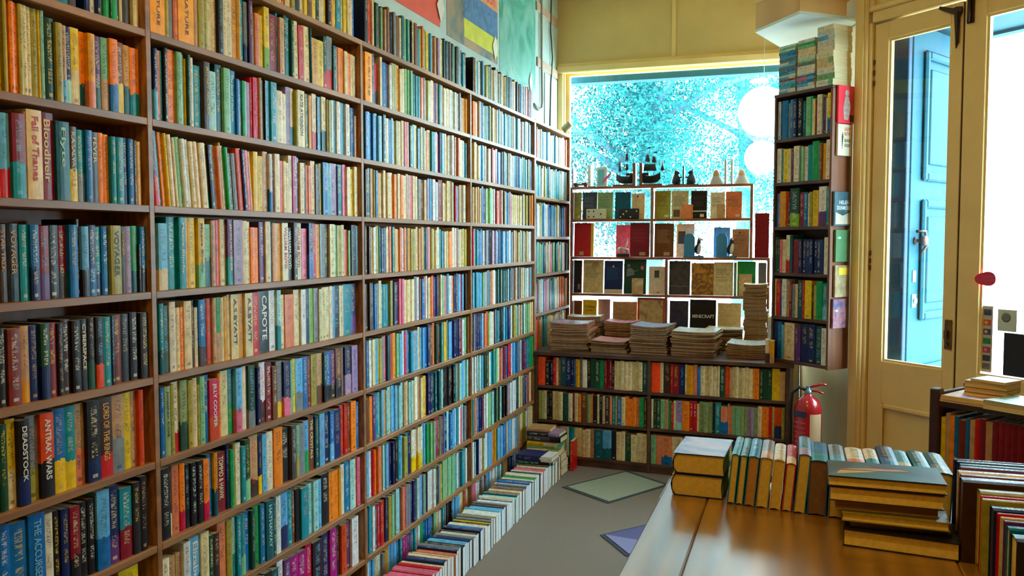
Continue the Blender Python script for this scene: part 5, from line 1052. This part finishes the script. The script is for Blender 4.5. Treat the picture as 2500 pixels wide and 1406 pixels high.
# ---------------------------------------------------------------- diamond mats
def diamond(pts, c_in, c_b, label, split=None):
    e = empty('diamond_mat', (*pts[0], 0)); tag(e, label, 'mat', 'diamond mats on the carpet')
    cx = sum(p[0] for p in pts)/4; cy = sum(p[1] for p in pts)/4; L_ = T(-pts[0][0], -pts[0][1], 0)
    MB().prism(pts, .0005, .004, M=L_).build('border', simple('mat_border', c_b, .9, var=.15, scale=120), e)
    k = .90; q = [(cx+(x-cx)*k, cy+(y-cy)*k) for x, y in pts]
    MB().prism(q, .0042, .0056, M=L_).build('field', simple('mat_field', c_in, .9, var=.12, scale=160), e)
    if split: MB().prism([q[0], q[1], ((q[1][0]+q[2][0])/2, (q[1][1]+q[2][1])/2)], .0057, .0066, M=L_).build('lighter_facet', simple('mat_facet', split, .9, var=.1, scale=160), e)
diamond([(.349, 5.149), (.695, 4.909), (.985, 5.41), (.663, 5.656)], (150, 158, 138), (52, 66, 66), 'grey-green diamond mat with dark border on the carpet')
diamond([(.767, 4.362), (.957, 4.10), (1.24, 4.52), (1.07, 4.72)], (86, 86, 132), (50, 56, 76), 'blue-purple diamond mat half hidden behind the table', (128, 128, 170))
# ---------------------------------------------------------------- old plank table
TZ = .78
TBL = wood('waxed_old_planks', (122, 82, 22), (164, 114, 38), .34, (1, .09, 1), 6, coat=1)
e = empty('plank_table', (1.345, 1.2, 0)); tag(e, 'worn varnished plank table in foreground, covered with books', 'table'); L_ = T(-1.345, -1.2, 0)
for i, (x0, x1) in enumerate(((1.345, 1.482), (1.4835, 2.10), (2.1015, 2.41), (2.4115, 2.72))):
    MB().box((x0, 1.2, TZ-.036), (x1, 2.82-(.012 if i == 0 else 0), TZ), 0, L_, .004).build('plank', TBL, e)
MB().box((1.342, 2.56, TZ-.0365), (1.3448, 2.79, TZ-.006), 0, L_).build('end_batten', TBL, e)
MB().box((1.42, 1.27, TZ-.13), (2.65, 1.295, TZ-.037), 0, L_).build('apron', SHELFM, e); MB().box((1.42, 2.72, TZ-.13), (2.65, 2.745, TZ-.037), 0, L_).build('apron', SHELFM, e)
MB().box((1.42, 1.2955, TZ-.13), (1.445, 2.7195, TZ-.037), 0, L_).build('apron', SHELFM, e); MB().box((2.625, 1.2955, TZ-.13), (2.65, 2.7195, TZ-.037), 0, L_).build('apron', SHELFM, e)
for x in (1.446, 2.56):
    for y in (1.297, 2.655): MB().lathe([(.02, .001), (.03, .05), (.032, .3), (.024, .34), (.034, .38), (.034, .6), (.032, TZ-.038)], 16, M=L_ @ T(x+.034, y+.03, 0)).build('leg', SHELFM, e)
MPY = simple('yellowed_page_edges', (228, 192, 84), .85, var=.1, scale=90)
def onedge(x, y, t, hgt, ln, c1, c2, label, ang=0, lean=0, pages=None, hard=True, z=TZ, pl=None):
    """book resting on its fore-edge, spine up, page ends facing the viewer (-y)"""
    # local x (spine out) -> +z, local y (thickness) -> +x, local z (length) -> +y... x cross y = z cross x = y
    M = T(x, y, z+.0006) @ RZ(ang) @ RY(lean) @ frame((0, 0, hgt), (0, 0, 1), (1, 0, 0))
    return make_book(M, hgt, t, ln, style(c1, c2, band=random.choice([.2, .4])), label, 'hardbacks standing spine up on the table', hard=hard, name='hardback_book', cat='book', pages=pages or MPY)
# pair lying flat at the left: spine to the left, page ends to the viewer
def flat(x, y, z, t, w, ln, c1, c2, label, ang=0, pages=None, group='hardbacks lying flat on the table', spine=-1, hard=True, extra=None):
    # local x -> -X (spine left), local y -> +Z?, x cross y = (-1,0,0)x(0,0,1) = (0,1,0): length runs away from the viewer
    if spine < 0: M = T(x, y, z) @ RZ(ang) @ frame((0, 0, 0), (-1, 0, 0), (0, 0, 1))
    else: M = T(x, y, z) @ RZ(ang) @ frame((w, ln, 0), (1, 0, 0), (0, 0, 1))    # spine right, length toward -y
    e = make_book(M, w, t, ln, style(c1, c2, split=(.5 if c2 else -1), band=.97), label, group, hard=hard, name='hardback_book', pages=pages or MPY)
    if extra: extra(e, w, t, ln, spine)
    return e
SKYJ = picture('sky_blue_photo_jacket', (40, 120, 205), (200, 195, 235), (70, 150, 215), 3.2, 1)
def topjacket(mt, nm='jacket_picture'):
    def f(e, w, t, ln, sp): MB().box((-w+.002, t+.0001, .002), (-.003, t+.0009, ln-.002)).build(nm, mt, e)
    return f
flat(1.372, 2.588, TZ+.0006, .066, .155, .235, 'nv', None, 'thick hardback lying lowest at left end of the table', ang=-.05)
flat(1.376, 2.59, TZ+.068, .060, .155, .235, 'nv', None, 'thick hardback with sky-blue jacket lying on top at left', ang=-.04, extra=topjacket(SKYJ))
row = [(1.535, .022, .150, 'te', None, 'slim teal hardback first in the spine-up row'), (1.560, .020, .148, 'te', 'dt', 'slim dark-tipped teal hardback second in spine-up row'),
       (1.583, .030, .150, 'tb', None, 'turquoise hardback third in spine-up row'), (1.616, .034, .150, 'gy', 'tn', 'grey-and-tan book fourth in the spine-up row'),
       (1.653, .031, .149, 'iv', 'cr', 'ivory book fifth in the spine-up row'), (1.688, .026, .142, 'cm', 'cr', 'pink-and-cream book, short one in the spine-up row'),
       (1.719, .032, .172, 'tb', 'lv', 'tall glossy blue hardback standing proud in the row'), (1.756, .050, .158, 'bl', 'te', 'thick blue hardback with brown page edges in row'),
       (1.811, .040, .156, 'gy', 'lb', 'pale blue-grey hardback in front part of the row'), (1.856, .046, .156, 'iv', 'sa', 'ivory and pink hardback with sunset picture spine'),
       (1.905, .036, .156, 'iv', 'te', 'ivory book with orange motif on its spine'), (1.943, .044, .160, 'nv', 'bl', 'dark blue hardback behind the flat pile'),
       (1.990, .034, .150, 'lb', 'iv', 'pale blue book with white label behind flat pile'), (2.028, .042, .152, 'dt', 'te', 'dark teal hardback toward right of the row'), (2.073, .045, .150, 'dt', 'gy', 'rightmost dark teal hardback of the spine-up row')]
for i, (x, t, hg_, c1, c2, la) in enumerate(row):
    y = 2.548-.05*min(1, (x-1.535)/.3) + (0 if x < 1.85 else .01)
    ln = .235 if c1 not in ('iv',) else .205
    onedge(x+.006, y, t, hg_, ln, c1, c2, la, lean=math.radians(5 if x < 1.75 else 2), pages=MPAGEB if i == 7 else (simple('ochre_page_edges', (196, 140, 62), .85, var=.08, scale=90) if i in (2,) else None))
# pile lying flat at the right, page ends/fore-edges to the viewer
def foreflat(x, y, z, t, w, ln, c1, c2, label, ang=0, extra=None, pages=None, hard=True):
    # spine faces away (+y), fore-edge to the viewer; length runs along x
    M = T(x, y, z) @ RZ(ang) @ frame((0, w, 0), (0, 1, 0), (0, 0, 1))     # x->+y, y->+z, z-> (0,1,0)x(0,0,1)=(1,0,0)
    e = make_book(M, w, t, ln, style(c1, c2, split=(.5 if c2 else -1), band=.97), label, 'hardbacks piled flat at the right of the table', hard=hard, name='hardback_book', pages=pages or MPY)
    if extra: extra(e, w, t, ln)
    return e
z = TZ+.0006
foreflat(1.846, 2.286, z, .043, .165, .262, 'dk', None, 'bottom hardback of the flat pile, thick yellow page edges', ang=-.13); z += .044
foreflat(1.862, 2.305, z, .017, .155, .235, 'db', None, 'thin brown hardback second from bottom of flat pile', ang=.02, pages=MPAGEB); z += .018
foreflat(1.842, 2.29, z, .022, .160, .245, 'ol', None, 'hardback with ragged yellow pages midway in flat pile', ang=-.05); z += .023
foreflat(1.828, 2.31, z, .026, .155, .24, 'tn', None, 'brown-edged book set back in the flat pile', ang=.0, pages=simple('shaded_page_edges', (150, 104, 50), .85)); z += .027  # brown page edges paint in the shade on the recessed book
foreflat(1.812, 2.288, z, .036, .160, .262, 'db', None, 'second hardback from top of the flat pile', ang=-.03); z += .037
COVJ = picture('teal_brown_photo_jacket', (62, 58, 56), (70, 110, 125), (35, 120, 140), 4, 6)
def toppic(e, w, t, ln):
    MB().box((-w+.002, t+.0001, .002), (-.003, t+.0009, ln-.002)).build('jacket_picture', COVJ, e)
    MB().prism([(-w*.55, .03), (-w*.40, .10), (-w*.35, .18), (-w*.42, .20), (-w*.52, .12)], t+.001, t+.0014, M=Matrix(((1,0,0,0),(0,0,1,0),(0,1,0,0),(0,0,0,1)))).build('pale_figure_print', simple('jacket_flesh', (215, 160, 120), .4, var=.2, scale=30), e)
    MB().prism([(-w*.85, .02), (-w*.62, .03), (-w*.55, .12), (-w*.64, .10)], t+.001, t+.0014, M=Matrix(((1,0,0,0),(0,0,1,0),(0,1,0,0),(0,0,0,1)))).build('gold_beam_print', simple('jacket_gold', (220, 180, 90), .4), e)
    text_mesh('STAR', e, T(-w*.42, t+.0012, ln*.80) @ frame((0,0,0), (0, 0, 1), (-1, 0, 0)) @ T(0, 0, 0), .03, inkmat('lb'), 'cover_lettering', fit=(.06, .03)) if False else None
foreflat(1.808, 2.287, z, .026, .165, .272, 'dk', None, 'top hardback of flat pile with teal and brown jacket', ang=-.01, extra=toppic)
# row of large books on edge at the far right, running toward the viewer: spines up along x
fan = [('nv', 'tb', .022, .205, 2.118, 0), ('nv', None, .02, .205, 2.122, 0), ('dt', None, .02, .203, 2.125, 0), ('pu', 'mg', .03, .203, 2.122, 0), ('iv', None, .034, .2, 2.112, 0), ('rb', None, .02, .198, 2.113, 0), ('db', 'dy', .05, .198, 2.108, 0),
       ('ol', 'cr', .046, .186, 2.138, 0), ('cm', 'lb', .012, .18, 2.136, 0), ('ol', None, .02, .178, 2.136, 0), ('nv', 'dk', .04, .170, 2.150, 0), ('rd', None, .012, .164, 2.156, 0), ('cr', None, .014, .160, 2.160, 0), ('pu', None, .016, .157, 2.164, 0), ('tb', None, .03, .152, 2.166, 0), ('dk', None, .055, .146, 2.168, 0)]
y = 2.455
pgs = {7: MPY, 4: simple('rusty_page_edges', (170, 110, 50), .8), 6: simple('sooty_page_edges', (78, 52, 34), .9), 10: simple('charcoal_page_edges', (62, 56, 62), .9)}  # page-edge colours of single books, one of them very dark brown
for i, (c1, c2, t, hg_, x, _) in enumerate(fan):
    y -= t+.001
    # local x -> +z, local y(thickness) -> +y ... z-> x cross y = (0,0,1)x(0,1,0) = (-1,0,0)
    ln = .26; M = T(x, y, TZ+.0006) @ frame((ln, 0, hg_), (0, 0, 1), (0, 1, 0))
    make_book(M, hg_, t, ln, style(c1, c2, band=.3), f"{SAY[c1]} large-format book on edge, {nth(i+1)} from back in right-hand row" if i else f"{SAY[c1]} large-format book on edge, rearmost in right-hand row", 'large books on edge at the right of the table', hard=True, name='large_book', pages=pgs.get(i, MPY))
# ---------------------------------------------------------------- dark small bookcase by the door
MK = T(2.175, 3.315, 0) @ RZ(math.radians(-37)); KW = .62; KD = .26
DK = simple('dark_mahogany', (62, 30, 34), .35, var=.25, scale=14, coat=.3)
e = empty('small_bookcase', M=MK); tag(e, 'small dark mahogany bookcase in front of the cream door', 'bookcase')
for (x, y_) in ((0, 0), (0, KD-.035), (KW-.035, 0), (KW-.035, KD-.035)): MB().box((x, y_, .001), (x+.035, y_+.035, 1.03), ch=.004).build('post', DK, e)
for (x0) in (.006, KW-.029): MB().box((x0, .0355, .99), (x0+.02, KD-.0355, 1.015), ch=.003).box((x0, .0355, .40), (x0+.02, KD-.0355, .965)).build('side_rail', DK, e)
for z_ in (.99, .725, .42): MB().box((.036, .002, z_-.02), (KW-.036, KD-.002, z_), ch=.002).build('shelf', DK, e)
MB().box((.036, KD-.014, .42), (KW-.036, KD-.004, .93)).build('back_panel', DK, e)
x = .038; cols = 'ye tn or bl/tn rb bl tn rd mr tn mr mr mr mr mr or rd tn ga ro tn or rd ye mr tn'.split(); i = 0
while x < KW-.06:
    t = random.uniform(.014, .024); c1, _, c2 = cols[i % len(cols)].partition('/')
    make_book(MK @ T(x, .012, .7255) @ RZ(-PI/2), .16, t-.0006, random.uniform(.205, .232) if c1 != 'mr' else .222, style(c1, c2 or None, band=.97), f"{SAY[c1]} children's book, {nth(i+1)} from left in dark mahogany bookcase", 'books in the dark mahogany bookcase', name='shelved_book'); x += t; i += 1
def top_item(x, y_, z_, w, ln, t, ang, c1, c2, la, pic=None):
    M = MK @ T(x, y_, z_) @ RZ(ang) @ frame((0, w, 0), (0, 1, 0), (0, 0, 1))
    b = make_book(M, w, t, ln, style(c1, c2, band=.97), la, 'books lying on the dark mahogany bookcase', name='stacked_book', pages=MPAGE)
    if pic: MB().box((-w+.002, t+.0001, .002), (-.003, t+.0008, ln-.002)).build('cover_picture', pic, b)
STRIPE, nt_, b_ = newmat('green_white_striped_cover'); wv = nt_.nodes.new('ShaderNodeTexWave'); wv.inputs['Scale'].default_value = 11; wv.inputs['Distortion'].default_value = 2; tc = nt_.nodes.new('ShaderNodeTexCoord'); nt_.links.new(tc.outputs['Object'], wv.inputs['Vector'])
r_ = nt_.nodes.new('ShaderNodeValToRGB'); r_.color_ramp.elements[0].color = rgba((20, 120, 70)); r_.color_ramp.elements[1].color = rgba((205, 235, 220)); r_.color_ramp.elements[0].position = .45; r_.color_ramp.elements[1].position = .6
nt_.links.new(wv.outputs['Fac'], r_.inputs['Fac']); nt_.links.new(r_.outputs['Color'], b_.inputs['Base Color']); b_.inputs['Roughness'].default_value = .25
PICS = picture('bright_comic_cover', (120, 90, 170), (220, 170, 80), (200, 110, 60), 9, 7)
for i in range(3): top_item(.045, -.015+i*.004, .9915+i*.007, .17, .15, .006, .03*i, ('tn', 'cr', 'ye')[i], None, ('lowest', 'middle', 'topmost')[i]+' comic of the left pile on dark bookcase', PICS if i == 2 else None)
top_item(.20, -.03, .9915, .18, .20, .030, -.08, 'gr', 'ye', 'green and white striped thick book on dark bookcase', STRIPE)
top_item(.06, .118, 1.0135, .12, .14, .018, .1, 'dg', None, 'dark green book under the yellow one on dark bookcase')
top_item(.06, .118, 1.0325, .12, .14, .022, .08, 'ye', 'yo', 'yellow book near top of pile on dark bookcase')
top_item(.08, .12, 1.0555, .11, .12, .008, -.05, 'iv', 'br', 'white paper booklet topmost on dark bookcase')
top_item(.30, .12, 1.0225, .13, .2, .012, -.2, 'pu', 'pk', 'purple picture book lying on the striped green one', PICS)
# ---------------------------------------------------------------- outside: trees and a building over the road
LEAFM, nt_, b_ = newmat('blue_green_leaves'); g_ = nt_.nodes.new('ShaderNodeNewGeometry'); r_ = nt_.nodes.new('ShaderNodeValToRGB')
r_.color_ramp.elements[0].color = (.004, .046, .040, 1); r_.color_ramp.elements[1].color = (.010, .082, .086, 1); nt_.links.new(g_.outputs['Random Per Island'], r_.inputs['Fac']); nt_.links.new(r_.outputs['Color'], b_.inputs['Base Color'])
b_.inputs['Roughness'].default_value = .6; b_.inputs['Specular IOR Level'].default_value = .02
BARK = simple('grey_bark', (60, 84, 92), .9, var=.25, scale=8, spec=.04)
def tree(x, y, h, r, n, label, seed, zlow):
    rr = random.Random(seed); e = empty('street_tree', (x, y, -.08)); tag(e, label, 'tree', 'street trees across the pavement')
    mb = MB(); mb.tube([(0, 0, 0), (.1, 0, h*.35), (-.05, .1, h*.6), (.1, 0, h*.9)], [.22, .17, .12, .04], 10)
    for k in range(9):
        a = rr.uniform(0, 2*PI); zz = h*rr.uniform(.35, .7); mb.tube([(0, 0, zz), (math.cos(a)*r*.45, math.sin(a)*r*.45, zz+r*.25), (math.cos(a)*r*.85, math.sin(a)*r*.85, zz+r*.35)], [.07, .045, .015], 6)
    mb.build('trunk', BARK, e)
    vs = []; fs = []; cl = [(rr.gauss(0, r*.45), rr.gauss(0, r*.3), rr.uniform(zlow, h), rr.uniform(.35, .8)) for _ in range(int(n/400))]
    for _ in range(n):
        c = rr.choice(cl); p = Vector((c[0]+rr.gauss(0, c[3]*.5), c[1]+rr.gauss(0, c[3]*.5), c[2]+rr.gauss(0, c[3]*.38)))
        a = Vector((rr.gauss(0, 1), rr.gauss(0, 1), rr.gauss(0, 1))).normalized(); b = a.orthogonal().normalized(); s = rr.uniform(.018, .036)
        k = len(vs); vs += [p-a*s, p+b*s*.5, p+a*s, p-b*s*.5]; fs.append((k, k+1, k+2, k+3))
    MB().add(vs, fs).build('foliage', LEAFM, e)
tree(-.35, 12.4, 6.3, 2.0, 70000, 'leafy street tree seen at left and middle of the window', 3, 1.7)
tree(.6, 19.0, 8.8, 3.2, 80000, 'second leafy street tree farther back through the window', 5, 2.2)
STONE = simple('pale_stone_facade', (214, 206, 200), .8, var=.05, scale=2); PANE_ = simple('pale_house_window', (150, 175, 170), .3)
e = empty('stone_building', (13.5, 26, -.08), 0); tag(e, 'pale stone building across the street beyond the door', 'building')
MB().box((-7, 0, 0), (7, 6, 9)).build('wall', STONE, e)
for z_ in (1.0, 4.0, 7.0):
    for x in range(-6, 7, 2): 
        f = MB().box((x-.45, -.06, z_), (x+.45, -.001, z_+1.7)).build('window', STONE, e); MB().box((x-.36, -.08, z_+.1), (x+.36, -.0605, z_+1.6)).build('pane', PANE_, f)
MB().box((-7.2, -.3, 9), (7.2, 6.2, 9.3)).build('cornice', STONE, e)
